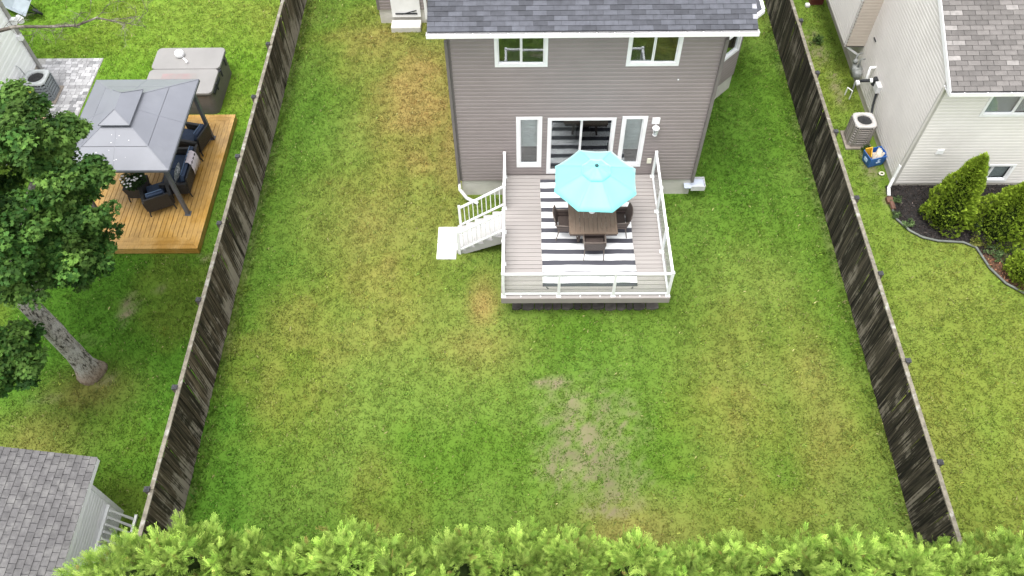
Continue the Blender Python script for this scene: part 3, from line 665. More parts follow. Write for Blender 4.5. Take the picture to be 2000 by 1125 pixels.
# umbrella
m_aqua, nt, b = nodes('aqua_canvas')
f = noise(nt, pos(nt), 90, 2); nt.links.new(mix(nt, ramp(nt, f, .35, .65), (.145, .53, .55), (.17, .59, .60)), b.inputs['Base Color']); b.inputs['Roughness'].default_value = .62; b.inputs['Specular IOR Level'].default_value = .6
b.inputs['Sheen Weight'].default_value = .6
UX, UY, ZE, ZA = 1.89, 14.2, 2.90, 3.36
um = thing('patio_umbrella', (UX, UY, ZD), 'open aqua octagonal patio umbrella through the deck table', 'umbrella')
def canopy(r0, z0, r1, z1, rings, sag, valance=0):
    V = []; F = []; seg = 48
    for j in range(rings+1):
        t_ = j/rings; rr = r1+(r0-r1)*t_
        for k in range(seg):
            a_ = math.radians(19.5)+2*math.pi*k/seg; ph = (k % 6)/6; loc = ((ph-.5)*math.pi/4)
            R_ = rr*math.cos(math.pi/8)/math.cos(loc); mid = math.cos((ph-.5)*math.pi)
            V.append((UX+R_*math.cos(a_)*(1-.02*mid*t_), UY+R_*math.sin(a_)*(1-.02*mid*t_), z1+(z0-z1)*(t_**1.12)-sag*mid*math.sin(t_*math.pi*.8)))
    if valance:
        for k in range(seg): v_ = V[rings*seg+k]; V.append((v_[0], v_[1], v_[2]-valance))
    for j in range(rings+(1 if valance else 0)):
        for k in range(seg): k2 = (k+1) % seg; F.append((j*seg+k, (j+1)*seg+k, (j+1)*seg+k2, j*seg+k2))
    mb = MB(); mb.v = V; mb.f = F; return mb
cp = canopy(1.135, ZE, .05, ZA, 9, .03, .05).build('canopy', m_aqua, um, True)
canopy(.40, ZA-.085, .03, ZA+.055, 4, .012, .03).build('vent', m_aqua, cp, True)
m_seam = M('aqua_seam', (.17, .52, .53), .7, .05)
for k in range(8):
    a_ = math.radians(19.5+45*k); d = Vector((math.cos(a_), math.sin(a_), 0)); q = Vector((UX, UY, 0))
    MB().tube([q+d*.07+Vector((0, 0, ZA-.05)), q+d*1.1+Vector((0, 0, ZE-.03))], .012, 5).build('rib', m_wframe, um)
    MB().tube([q+d*.42+Vector((0, 0, ZE+(ZA-ZE)*(1-(.37/1.085)**1.12)+.004)), q+d*.75+Vector((0, 0, ZE+(ZA-ZE)*(1-(.70/1.085)**1.12)+.004)), q+d*1.13+Vector((0, 0, ZE+.004))], .004, 4).build('seam', m_seam, cp)
    MB().tube([q+d*.05+Vector((0, 0, 2.75)), q+d*.55+Vector((0, 0, 3.08))], .009, 5).build('strut', m_wframe, um)
MB().tube([(UX, UY, ZD), (UX, UY, ZA)], .022, 10).build('pole', m_screen, um)
MB().lathe([(.015, ZA+.04), (.045, ZA+.06), (.05, ZA+.085), (.03, ZA+.115), (.005, ZA+.125)], (UX, UY), 10).build('finial', M('dark_teal_plastic', (.02, .07, .075), .4, .1), um, True)
MB().lathe([(.10, tz+.004), (.09, tz+.03), (.035, tz+.05)], (UX, UY), 12).build('table_ring', m_white, um); MB().box(UX-.04, UX+.04, UY-.13, UY-.02, tz+.3, tz+.42).bar((UX, UY-.12, tz+.36), (UX-.09, UY-.16, tz+.30), .02, .02).build('crank', m_screen, um)
MB().lathe([(.25, ZD), (.25, ZD+.06), (.05, ZD+.1)], (UX, UY), 16).build('base', m_screen, um)

# ------------------------------------------------------------------ left yard
m_wsid = M('white_siding', (.87, .87, .87), .55, .03, 2)
wh = thing('white_house', (-18.5, 22, 0), 'white sided house wall beside the grey paved patio', 'house')
siding(wh, 'wall', m_wsid, (-16.62, 12, 0), (0, 1, 0), (1, 0, 0), .35, 5.0, lambda z: (0, 9.95), course=.2, lip=.018)
siding(wh, 'wall', m_wsid, (-24, 22.0, 0), (1, 0, 0), (0, 1, 0), .35, 5.0, lambda z: (0, 7.35), course=.2, lip=.018)
MB().box(-24, -16.64, 12, 21.98, -.3, .35).build('foundation', M('beige_foundation', (.52, .47, .40), .9, .1, 3, bump=.3), wh)
MB().box(-16.63, -16.54, 21.93, 22.06, .1, 5.0).build('corner_downpipe', M('grey_downpipe', (.30, .29, .28), .5, .05), wh)
MB().box(-16.56, -16.40, 21.9, 22.06, 2.0, 2.2).lathe([(.10, 1.95), (.13, 2.08), (.06, 2.2)], (-16.36, 22.12), 10).build('flood_light', m_white, wh)
MB().box(-16.60, -16.46, 21.8, 21.95, 1.45, 1.62).build('junction_box', m_white, wh)
MB().hexa([(-25, 11.5, 5.0), (-16.2, 11.5, 5.0), (-16.2, 22.4, 5.0), (-25, 22.4, 5.0), (-25, 11.5, 5.1), (-16.2, 11.5, 5.1), (-16.2, 22.4, 5.1), (-25, 22.4, 7.0)]).build('roof', m_shg, wh)

m_pad = M('stained_pad', (.22, .19, .16), .9, .2, 5)
def ac_unit(name, c, sx, sy, h, m_body, m_rim, label, sticker=False, rows=5):
    r = thing(name, (*c, 0), label, 'air conditioner'); cxx, cyy = c; ch = .10
    MB().box(cxx-sx/2-.08, cxx+sx/2+.08, cyy-sy/2-.08, cyy+sy/2+.08, -.05, .05).build('pad', m_pad, r)
    P_ = lambda s: [(cxx-sx/2*s+ch, cyy-sy/2*s), (cxx+sx/2*s-ch, cyy-sy/2*s), (cxx+sx/2*s, cyy-sy/2*s+ch), (cxx+sx/2*s, cyy+sy/2*s-ch), (cxx+sx/2*s-ch, cyy+sy/2*s), (cxx-sx/2*s+ch, cyy+sy/2*s), (cxx-sx/2*s, cyy+sy/2*s-ch), (cxx-sx/2*s, cyy-sy/2*s+ch)]
    MB().prism(P_(.93), .05, h-.07).build('coil_core', M(name+'_coil', (.035, .035, .035), .8, .2), r)
    MB().prism(P_(1.0), .051, .12).build('base_pan', m_body, r)
    # louvred side bands and uprights
    for k in range(rows):
        z0 = .14+(h-.24)*k/rows; z1 = z0+(h-.24)/rows*.62; b_ = MB(); q = P_(1.0); qi = P_(.94)
        for i in range(8): j = (i+1) % 8; b_.hexa([(*qi[i], z0), (*q[i], z0), (*q[j], z0), (*qi[j], z0), (*qi[i], z1), (*q[i], z1-.02), (*q[j], z1-.02), (*qi[j], z1)])
        b_.build('louvre', m_body, r)
    up_ = MB()
    for i, q in enumerate(P_(1.0)):
        up_.box(q[0]-.018, q[0]+.018, q[1]-.018, q[1]+.018, .1, h-.06)
    for t_ in (-.22, .22):
        up_.box(cxx+t_*sx-.01, cxx+t_*sx+.01, cyy-sy/2-.004, cyy-sy/2+.02, .1, h-.06); up_.box(cxx+sx/2-.02, cxx+sx/2+.004, cyy+t_*sy-.01, cyy+t_*sy+.01, .1, h-.06); up_.box(cxx-sx/2-.004, cxx-sx/2+.02, cyy+t_*sy-.01, cyy+t_*sy+.01, .1, h-.06)
    up_.build('upright', m_body, r)
    # top rim with round opening
    rim = MB(); n = 32; R0 = min(sx, sy)*.36; oc = []
    for k in range(n):
        a_ = 2*math.pi*k/n; ex = sx/2*1.02; ey = sy/2*1.02; p4 = 5.0
        rr = (abs(math.cos(a_)/ex)**p4+abs(math.sin(a_)/ey)**p4)**(-1/p4); oc.append((cxx+rr*math.cos(a_), cyy+rr*math.sin(a_)))
    ic = [(cxx+R0*math.cos(2*math.pi*k/n), cyy+R0*math.sin(2*math.pi*k/n)) for k in range(n)]
    vs = [(*q, h-.07) for q in oc]+[(*q, h-.015) for q in oc]+[(cxx+(q[0]-cxx)*.94, cyy+(q[1]-cyy)*.94, h) for q in oc]+[(*q, h) for q in ic]+[(*q, h-.12) for q in ic]
    fs = []
    for k in range(n):
        k2 = (k+1) % n
        for j in range(4): fs.append((j*n+k, j*n+k2, (j+1)*n+k2, (j+1)*n+k))
    rim.add(vs, fs); rim.build('top_rim', m_rim, r, True)
    fan = thing_part = MB(); fan.lathe([(.09, h-.16), (.09, h-.10), (.02, h-.09)], c, 12)
    for k in range(4):
        a_ = k*math.pi/2+.4; d = Vector((math.cos(a_), math.sin(a_), 0)); e = Vector((-d.y, d.x, 0)); q = Vector((cxx, cyy, h-.13))
        fan.add([q+d*.08-e*.05, q+d*R0*.92-e*.12-Vector((0, 0, .03)), q+d*R0*.92+e*.10+Vector((0, 0, .03)), q+d*.08+e*.05], [(0, 1, 2, 3)])
    fan.build('fan', M(name+'_fan', (.55, .54, .53), .5, .1), r)
    MB().lathe([(R0*.99, h-.3), (R0*.99, h-.29)], c, 24).build('fan_well', m_screen, r)
    gr = MB()
    for k in (.3, .55, .8): gr.tube([(cxx+R0*k*math.cos(2*math.pi*i/20), cyy+R0*k*math.sin(2*math.pi*i/20), h-.02) for i in range(21)], .004, 4, False)
    for k in range(4): 
        a_ = k*math.pi/4; gr.tube([(cxx-R0*math.cos(a_), cyy-R0*math.sin(a_), h-.018), (cxx+R0*math.cos(a_), cyy+R0*math.sin(a_), h-.018)], .004, 4, False)
    gr.build('fan_guard', m_screen, r)
    if sticker: MB().box(cxx-sx/2+.12, cxx-sx/2+.34, cyy-sy/2-.012, cyy-sy/2-.006, h-.36, h-.14).build('sticker', M('yellow_sticker', (.75, .70, .05), .5, .1), r)
    return r
m_acg = M('blue_grey_metal', (.21, .23, .245), .45, .08); m_acr = M('pale_grey_rim', (.42, .44, .44), .5, .08)
ac_unit('air_conditioner', (-16.02, 20.78), .74, .74, .82, m_acg, m_acr, 'grey air conditioner with yellow sticker on the paved patio', True, 5)
MB().tube([(-16.6, 20.5, .6), (-16.5, 20.5, .35), (-16.4, 20.42, .3), (-16.3, 20.42, .35)], .022, 6).build('coolant_pipe', m_screen, wh); MB().tube([(-16.6, 21.0, 1.1), (-16.52, 21.0, 1.0), (-16.5, 21.05, .5), (-16.35, 21.1, .45)], .018, 6).build('conduit', m_acr, wh)
# patio of pavers
m_pav = M('grey_paver', (.36, .355, .36), .9, .10, 8, rnd=.3, bump=.3); m_pavd = M('dark_paver', (.21, .21, .215), .9, .15, 8, rnd=.2); m_joint = M('paver_joint', (.30, .29, .28), .95, .2, 20)
pt = tag(MB().box(-17.0, -14.66, 17.6, 22.68, -.1, .012).build('patio', m_joint), kind='structure')
pm = {}
yy = 22.66; npv = 0
while yy > 18.3:
    xx = -16.60+random.uniform(-.1, .02); rh = .155
    while xx < -14.70:
        w = random.choice((.10, .155, .155, .21, .21, .26)); w = min(w, -14.68-xx)
        if w > .04:
            dk_ = fbm(np.array([xx]), np.array([yy]), 1.7, 5, 2)[0]+random.uniform(-.2, .2) > .66; key = (round(w, 2), dk_)
            if key not in pm: pm[key] = MB().box(.005, key[0]-.005, -rh+.005, -.005, -.03, .012).mesh('paver', m_pavd if dk_ else m_pav)
            link('paver', pm[key], pt, (xx, yy, .012+random.uniform(0, .004))); npv += 1
        xx += w
    yy -= rh
# stair rail near the patio
sr = thing('stair_handrail', (-15.0, 18.9, 0), 'short tan wooden handrail with black balusters beside the maple crown', 'handrail')
m_tan = M('tan_wood', (.50, .34, .21), .7, .2, 6, (1, 6, 1)); h0, h1 = Vector((-15.5, 19.15, 1.05)), Vector((-14.3, 18.15, .80))
MB().bar(h0, h1, .10, .045).build('handrail', m_tan, sr)
for k in range(8): q = h0.lerp(h1, k/7); MB().bar(q-Vector((0, 0, .02)), q-Vector((0, 0, .72)), .02, .02).build('baluster', m_screen, sr)
MB().bar(h0+Vector((0, 0, -.74)), h1+Vector((0, 0, -.74)), .06, .045).build('bottom_rail', m_tan, sr)
for q in (h0, h1): MB().box(q.x-.05, q.x+.05, q.y-.05, q.y+.05, -.02, q.z-.03).build('post', m_tan, sr)
# wheelbarrow lying by the house corner
wb = thing('wheelbarrow', (-18.3, 25.4, 0), 'tipped grey wheelbarrow with black frame behind the white house corner', 'wheelbarrow')
m_tray = M('blue_grey_tray', (.27, .31, .34), .4, .1, 4)
mb = MB((-18.3, 25.35, .25), (.86, -.5, 0), (.3, .52, .45), (-.25, -.43, .86))
O_ = [(-.75, -.36, .28), (.62, -.36, .28), (.62, .36, .28), (-.75, .36, .28)]; I_ = [(-.5, -.24, 0), (.25, -.24, 0), (.25, .24, 0), (-.5, .24, 0)]
mb.add(O_+I_+[(p[0]*.97, p[1]*.97, p[2]) for p in O_]+[(p[0]*.97, p[1]*.97, .02) for p in I_], [(4, 5, 6, 7), (0, 1, 5, 4), (1, 2, 6, 5), (2, 3, 7, 6), (3, 0, 4, 7), (12, 13, 14, 15), (8, 9, 13, 12), (9, 10, 14, 13), (10, 11, 15, 14), (11, 8, 12, 15), (0, 1, 9, 8), (1, 2, 10, 9), (2, 3, 11, 10), (3, 0, 8, 11)])
mb.build('tray', m_tray, wb)
for s_ in (-1, 1):
    fr_ = MB(mb.O, mb.u, mb.n, mb.w); fr_.tube([(-1.2, s_*.30, .1), (-.4, s_*.26, -.05), (.45, s_*.10, -.06), (.72, s_*.06, -.02)], .02, 6); fr_.tube([(-.45, s_*.25, -.05), (-.5, s_*.27, -.32), (-.3, s_*.25, -.06)], .016, 6); fr_.build('frame', m_screen, wb)
whl = MB((mb.O+mb.u*.72-mb.w*.02), mb.u, mb.w, mb.n); whl.lathe([(.06, -.04), (.17, -.045), (.19, 0), (.17, .045), (.06, .04)], n=16); whl.build('wheel', m_screen, wb, True)

# hot tub
m_cov = M('warm_grey_vinyl', (.215, .207, .200), .5, .08, 1.2, dirt=(.23, .215, .205), dirtp=(.56, .75)); m_skirt = M('grey_brown_cabinet', (.145, .128, .115), .6, .12, 3, (1, 1, 4))
ht = thing('hot_tub', (-11.05, 20.9, 0), 'grey brown hot tub with folded vinyl cover behind the gazebo', 'hot tub')
def rrect(x0, x1, y0, y1, r, n=5):
    P = []
    for cx_, cy_, a0 in ((x1-r, y1-r, 0), (x0+r, y1-r, 90), (x0+r, y0+r, 180), (x1-r, y0+r, 270)):
        for k in range(n+1): a_ = math.radians(a0+90*k/n); P.append((cx_+r*math.cos(a_), cy_+r*math.sin(a_)))
    return P
MB().prism(rrect(-12.16, -9.98, 19.84, 22.0, .18), -.05, .80).build('cabinet', m_skirt, ht, True).modifiers.new('es', 'EDGE_SPLIT')
MB().prism(rrect(-12.2, -9.95, 19.81, 22.04, .2), .801, .83).build('shell_lip', m_screen, ht)
cv = MB().prism(rrect(-12.21, -9.94, 20.99, 22.05, .16), .831, .935).build('cover', m_cov, ht, bevel=.02); MB().prism(rrect(-12.21, -9.94, 19.80, 20.97, .16), .831, .935).build('cover', m_cov, ht, bevel=.02)
for yy in (20.3, 20.95, 21.5): MB().box(-9.935, -9.90, yy, yy+.06, .62, .88).build('strap', m_screen, ht)
MB().box(-9.945, -9.92, 19.98, 20.75, .70, .80).build('strap', m_screen, ht)
MB().hexa([(-11.75, 20.2, .936), (-10.6, 20.2, .936), (-10.6, 20.75, .936), (-11.75, 20.75, .936), (-11.7, 20.25, .938), (-10.65, 20.25, .938), (-10.65, 20.7, .938), (-11.7, 20.7, .938)]).build('stain', M('reddish_wet_mark', (.25, .165, .165), .4, .15, 2, dirt=(.205, .19, .18), dirtp=(.4, .55)), cv)
o = MB().lathe([(.10, .937), (.15, .97), (.15, 1.06), (.13, 1.12), (.05, 1.14)], (-11.37, 21.62), 14).build('white_bucket', m_white, None, True); tag(o, 'round white bucket upturned on the hot tub cover', 'bucket')
o = MB().lathe([(.045, .937), (.045, 1.02), (.02, 1.05)], (-11.06, 21.26), 10).bar((-11.1, 21.35, .96), (-11.25, 21.5, .95), .05, .03).build('white_bottle', m_white, None, True); tag(o, 'small white bottle on the hot tub cover', 'bottle')

# gazebo deck
def wood_mat():
    m, nt, b = nodes('honey_wood'); oi = N(nt, 'ShaderNodeObjectInfo').outputs['Random']
    g = noise(nt, pos(nt, (7, 7, 7), False), 1, 4); st = noise(nt, pos(nt), .9, 5, .65); fine = noise(nt, pos(nt, (60, 6, 6)), 1, 3)
    c = mix(nt, oi, (.32, .170, .028), (.44, .250, .058)); c = mix(nt, ramp(nt, st, .42, .62), c, (.50, .32, .115)); c = mix(nt, ramp(nt, st, .54, .64, 0, .6), c, (.19, .092, .014)); c = mix(nt, ramp(nt, fine, .45, .8, 0, .5), c, (.12, .06, .018))
    nt.links.new(c, b.inputs['Base Color']); b.inputs['Roughness'].default_value = .38; return m
m_wood = wood_mat(); m_wood_dark = M('dark_deck_skirt', (.10, .055, .025), .8, .2)
gd = thing('wooden_deck', (-11.3, 16.8, 0), 'low honey coloured wooden deck under the gazebo', 'deck')
gx0, gx1, gy0, gy1, gz = -12.8, -9.31, 14.06, 19.55, .25; bw = .14; nbd = 3
def board_poly(poly): MB().prism(poly, gz-.03, gz+random.uniform(0, .002)).build('deck_board', m_wood, gd)
for k in range(nbd):   # mitred border courses
    a_, b_ = k*bw+.003, (k+1)*bw-.003
    board_poly([(gx0, gy0+a_), (gx1-a_-.002, gy0+a_), (gx1-b_-.002, gy0+b_), (gx0, gy0+b_)])
    board_poly([(gx0, gy1-b_), (gx1-b_-.002, gy1-b_), (gx1-a_-.002, gy1-a_), (gx0, gy1-a_)])
    board_poly([(gx1-b_, gy0+b_+.002), (gx1-a_, gy0+a_+.002), (gx1-a_, gy1-a_-.002), (gx1-b_, gy1-b_-.002)])
xx = gx1-nbd*bw; 
while xx-bw > gx0-.05:
    if random.random() < .45:
        sp = random.uniform(15.5, 18.5); board_poly([(xx-bw+.007, gy0+nbd*bw+.002), (xx-.007, gy0+nbd*bw+.002), (xx-.007, sp-.002), (xx-bw+.007, sp-.002)]); board_poly([(xx-bw+.007, sp+.002), (xx-.007, sp+.002), (xx-.007, gy1-nbd*bw-.002), (xx-bw+.007, gy1-nbd*bw-.002)])
    else: board_poly([(xx-bw+.007, gy0+nbd*bw+.002), (xx-.007, gy0+nbd*bw+.002), (xx-.007, gy1-nbd*bw-.002), (xx-bw+.007, gy1-nbd*bw-.002)])
    xx -= bw
MB().box(gx0+.03, gx1-.03, gy0+.03, gy1-.03, -.05, gz-.032).build('substructure', m_wood_dark, gd)
for k in (0, 1): 
    MB().box(gx0, gx1-.01, gy0+.004, gy0+.028, .02+k*.10, .11+k*.10).build('skirt_board', m_wood, gd); MB().box(gx1-.028, gx1-.004, gy0+.03, gy1-.004, .02+k*.10, .11+k*.10).build('skirt_board', m_wood, gd)

# gazebo
m_gz = M('pale_grey_roof_steel', (.160, .167, .192), .42, .05, 1.5, rnd=.04, dirt=(.205, .213, .237), dirtp=(.55, .85), spec=.5); m_gzd = M('charcoal_steel', (.085, .09, .105), .4, .1)
gz_ = thing('gazebo', (-11.2, 17.0, .25), 'grey hard top gazebo with charcoal posts over the wooden deck', 'gazebo')
EX0, EX1, EY0, EY1, EZ = -12.75, -9.68, 15.18, 18.86, 2.30; TX0, TX1, TY0, TY1, TZ = -11.58, -10.86, 16.38, 17.62, 2.86
def quad_panel(parent, q, th=.012):
    a_, b_, c_, d_ = [Vector(v) for v in q]; n = (b_-a_).cross(d_-a_).normalized(); n = n if n.z > 0 else -n; ctr = (a_+b_+c_+d_)/4
    ins = [v+(ctr-v).normalized()*.012 for v in (a_, b_, c_, d_)]
    MB().hexa([*ins, *[v+n*th for v in ins]]).build('roof_panel', m_gz, parent)
E4 = [(EX0, EY0, EZ), (EX1, EY0, EZ), (EX1, EY1, EZ), (EX0, EY1, EZ)]; T4 = [(TX0, TY0, TZ), (TX1, TY0, TZ), (TX1, TY1, TZ), (TX0, TY1, TZ)]
us = MB(); us.add([Vector(v)-Vector((0, 0, .01)) for v in E4+T4], [(0, 1, 5, 4), (1, 2, 6, 5), (2, 3, 7, 6), (3, 0, 4, 7), (4, 5, 6, 7)]); rf_ = us.build('roof', m_gzd, gz_)
for k in range(4):
    e0, e1, t0, t1 = [Vector(v) for v in (E4[k], E4[(k+1) % 4], T4[k], T4[(k+1) % 4])]
    em, tm = (e0+e1)/2, (t0+t1)/2; s_ = .52
    m0, m1, mm = e0.lerp(t0, s_), e1.lerp(t1, s_), em.lerp(tm, s_)
    for q in ((e0, em, mm, m0), (em, e1, m1, mm), (m0, mm, tm, t0), (mm, m1, t1, tm)): quad_panel(rf_, q)
    MB().bar(e0+Vector((0, 0, .008)), t0+Vector((0, 0, .008)), .03, .022).build('hip_rib', m_gz, rf_)
    MB().bar(em+Vector((0, 0, .006)), tm+Vector((0, 0, .006)), .02, .022).build('seam_rib', m_gz, rf_)
    MB().bar(e0-Vector((0, 0, .03)), e1-Vector((0, 0, .03)), .05, .06).build('eave_beam', m_gzd, gz_)
CX0, CX1, CY0, CY1, CZ = -11.66, -10.79, 16.27, 17.70, 2.95; RZ = 3.17
C4 = [(CX0, CY0, CZ), (CX1, CY0, CZ), (CX1, CY1, CZ), (CX0, CY1, CZ)]; ra, rb = ((CX0+CX1)/2, 16.66, RZ), ((CX0+CX1)/2, 17.32, RZ)
cap = MB(); cap.add([*C4, ra, rb, *[(v[0], v[1], v[2]-.03) for v in C4]], [(0, 1, 4), (1, 2, 5, 4), (2, 3, 5), (3, 0, 4, 5), (0, 6, 7, 1), (1, 7, 8, 2), (2, 8, 9, 3), (3, 9, 6, 0)])
vc = cap.build('vent_cap', m_gz, gz_)
MB().box(TX0+.03, TX1-.03, TY0+.03, TY1-.03, TZ-.02, 2.93).build('vent_box', m_gzd, gz_)
ridge = MB()
for v in C4: ridge.bar(Vector(v)+Vector((0, 0, .006)), Vector(ra if v[1] < 17 else rb)+Vector((0, 0, .006)), .016, .016)
ridge.build('cap_rib', m_gz, vc)
for (px_, py_) in ((-9.83, 18.48), (-9.88, 15.36), (-12.52, 18.48), (-12.52, 15.36)):
    p_ = MB().box(px_-.05, px_+.05, py_-.05, py_+.05, gz+.016, 2.27).build('post', m_gzd, gz_); MB().box(px_-.09, px_+.09, py_-.09, py_+.09, gz+.004, gz+.016).build('base_plate', m_gzd, p_)
# bird droppings on the cap and front slope
m_drop = M('white_dropping', (.75, .75, .73), .8, .05)
for k in range(11):
    fx = random.uniform(.1, .8); e = Vector((random.uniform(-11.75, -10.75), 15.25+fx*1.1, 0)); zz = EZ+(e.y-EY0)/(TY0-EY0)*(TZ-EZ)+.016
    MB().lathe([(random.uniform(.008, .018), 0), (.004, .003)], (0, 0), 7).build('dropping', m_drop, rf_).location = (e.x, e.y, zz)

# furniture under the gazebo
m_bw = wicker_mat('black_wicker', (.012, .012, .013), (.045, .045, .048)); m_blue = M('navy_cushion', (.035, .055, .10), .8, .15, 12); m_bluel = M('blue_piping', (.11, .17, .27), .8, .1)
m_pil, nt, b = nodes('patterned_pillow'); vo = nt.nodes.new('ShaderNodeTexVoronoi'); vo.inputs['Scale'].default_value = 16; nt.links.new(pos(nt), vo.inputs['Vector']); nt.links.new(mix(nt, ramp(nt, vo.outputs['Distance'], .25, .5), (.55, .57, .56), (.16, .18, .19)), b.inputs['Base Color']); b.inputs['Roughness'].default_value = .9
def lounge(name, loc, rz, w, label, cat, group=None):
    r = thing(name, loc, label, cat, group); d = .78
    def pb(mb, nm, mat, bev=0, smooth=False):
        o = D.objects.new(nm, mb.mesh(nm, mat, smooth)); COL.objects.link(o); o.parent = r
        if bev: bm_ = o.modifiers.new('b', 'BEVEL'); bm_.width = bev; bm_.segments = 3
        return o
    pb(MB().box(-w/2+.1, w/2-.1, -d/2+.06, d/2, .18, .30), 'seat_frame', m_bw)
    nseat = max(1, round((w-.2)/.6)); cw = (w-.22)/nseat
    for k in range(nseat):
        x0 = -w/2+.11+k*cw
        pb(MB().box(x0+.01, x0+cw-.01, -d/2+.14, d/2+.02, .302, .44), 'seat_cushion', m_blue, .04)
        pb(MB().hexa([(x0+.01, -d/2+.07, .44), (x0+cw-.01, -d/2+.07, .44), (x0+cw-.01, -d/2+.22, .44), (x0+.01, -d/2+.22, .44), (x0+.01, -d/2-.02, .80), (x0+cw-.01, -d/2-.02, .80), (x0+cw-.01, -d/2+.09, .80), (x0+.01, -d/2+.09, .80)]), 'back_cushion', m_blue, .035)
        pb(MB().tube([(x0+.03, -d/2+.095, .805), (x0+cw-.03, -d/2+.095, .805)], .014, 6), 'piping', m_bluel)
    pb(MB().hexa([(-w/2, -d/2+.0, .14), (w/2, -d/2+.0, .14), (w/2, -d/2+.06, .14), (-w/2, -d/2+.06, .14), (-w/2+.02, -d/2-.11, .76), (w/2-.02, -d/2-.11, .76), (w/2-.02, -d/2-.05, .76), (-w/2+.02, -d/2-.05, .76)]), 'backrest', m_bw, .01)
    for s_ in (-1, 1):
        pb(MB().hexa([(s_*w/2-.045, -d/2+.04, .16), (s_*w/2+.045, -d/2+.04, .16), (s_*w/2+.045, d/2, .16), (s_*w/2-.045, d/2, .16), (s_*w/2-.05, -d/2-.03, .60), (s_*w/2+.05, -d/2-.03, .60), (s_*w/2+.05, d/2+.02, .56), (s_*w/2-.05, d/2+.02, .56)]), 'armrest', m_bw, .02)
        for yy, l in ((-d/2+.02, -.05), (d/2-.04, .04)): pb(MB().tube([(s_*(w/2-.02), yy, .2), (s_*(w/2), yy+l, 0)], [.025, .018], 6), 'leg', m_bw)
    r.rotation_euler = (0, 0, rz); return r
gz2 = gz+.004
lounge('wicker_sofa', (-10.32, 16.75, gz2), math.radians(90), 1.45, 'black wicker sofa with navy cushions beneath the gazebo edge', 'sofa')
lounge('wicker_armchair', (-10.78, 15.78, gz2), math.radians(25), .74, 'black wicker armchair with navy cushion by the near gazebo post', 'armchair', 'gazebo armchairs')
lounge('wicker_armchair', (-10.25, 18.15, gz2), math.radians(75), .74, 'black wicker armchair behind the sofa near the hot tub', 'armchair', 'gazebo armchairs')
def pillow(name, c, rot, s, mat, label, cat):
    V = []; F = []; n = 10
    for sg in (1, -1):
        for j in range(n+1):
            for i in range(n+1):
                u_, v_ = -1+2*i/n, -1+2*j/n; t_ = sg*.32*((1-u_*u_)*(1-v_*v_))**.45; k_ = 1-.08*(1-abs(u_*v_)) 
                V.append((u_*s*k_, v_*s*k_, t_*s))
    st = (n+1)**2
    for j in range(n):
        for i in range(n): k = j*(n+1)+i; F.append((k, k+1, k+n+2, k+n+1)); F.append((st+k, st+k+n+1, st+k+n+2, st+k+1))
    mb = MB(); mb.v = V; mb.f = F; o = mb.build(name, mat, None, True); o.location = c; o.rotation_euler = rot; tag(o, label, cat); return o
pillow('throw_pillow', (-10.22, 16.38, gz+.66), (math.radians(10), math.radians(-62), 0), .24, m_pil, 'grey patterned throw pillow on the gazebo sofa', 'pillow')
# blanket draped over the sofa back
m_blk = M('pale_pink_blanket', (.60, .54, .57), .95, .08, 8, bump=.4, bscale=30); V = []; F = []; prof = [(-10.13, .66), (-10.06, .88), (-9.985, 1.075), (-9.90, 1.085), (-9.845, 1.0), (-9.83, .8), (-9.84, .62)]
for j, (bx_, bz_) in enumerate(prof):
    for i in range(13):
        t_ = i/12; V.append((bx_+.012*math.sin(i*1.7)*(1 if j > 3 else -1)+.006, 16.62+.5*t_+.06*(t_-.5)*(j-3)*.4, bz_+.01*math.sin(i*2.1+j)-(.10*t_ if j == 6 else 0)))
for j in range(len(prof)-1):
    for i in range(12): k = j*13+i; F.append((k, k+1, k+14, k+13))
mb = MB(); mb.v = V; mb.f = F; o = mb.build('blanket', m_blk, None, True); s_ = o.modifiers.new('t', 'SOLIDIFY'); s_.thickness = .012; tag(o, 'pale pink blanket draped over the gazebo sofa back', 'blanket')
# planter with white flowers
pl = thing('flower_planter', (-11.4, 16.05, gz2), 'black wicker planter full of white flowers under the gazebo eave', 'planter')
MB().hexa([(-11.66, 15.83, gz+.16), (-11.18, 15.83, gz+.16), (-11.18, 16.3, gz+.16), (-11.66, 16.3, gz+.16), (-11.72, 15.77, gz+.60), (-11.12, 15.77, gz+.60), (-11.12, 16.36, gz+.60), (-11.72, 16.36, gz+.60)]).build('box', m_bw, pl)
for a_ in (-11.68, -11.16):
    for b_ in (15.82, 16.3): MB().tube([(a_, b_, gz+.3), (a_+(.04 if a_ > -11.4 else -.04), b_, gz+.01)], .02, 6).build('leg', m_bw, pl)
V = []; F = []; Cc = []
for k in range(500):
    r_ = .36*math.sqrt(random.random()); a_ = random.random()*6.28; q = Vector((-11.42+r_*math.cos(a_), 16.07+r_*math.sin(a_), gz+.62+.2*random.random())); d = Vector((random.gauss(0, 1), random.gauss(0, 1), random.gauss(0, .5))).normalized()*.05; e = Vector((-d.y, d.x, .02)); n0 = len(V); V += [q-d, q+e*.5, q+d, q-e*.5]; F.append((n0, n0+1, n0+2, n0+3)); g_ = random.uniform(.5, 1.3); Cc += [(.035*g_, .075*g_, .02*g_)]*4
link('foliage', np_mesh('foliage', V, F, leaf_mat('planter_leaf'), np.array(Cc)), pl)
fl = MB().lathe([(.008, 0), (.034, .012), (.026, .024), (.005, .026)], (0, 0), 7).mesh('flower', m_white)
for k in range(26):
    r_ = .34*math.sqrt(random.random()); a_ = random.random()*6.28; link('flower', fl, pl, (-11.42+r_*math.cos(a_), 16.0+r_*math.sin(a_), gz+.80+.05*random.random()))

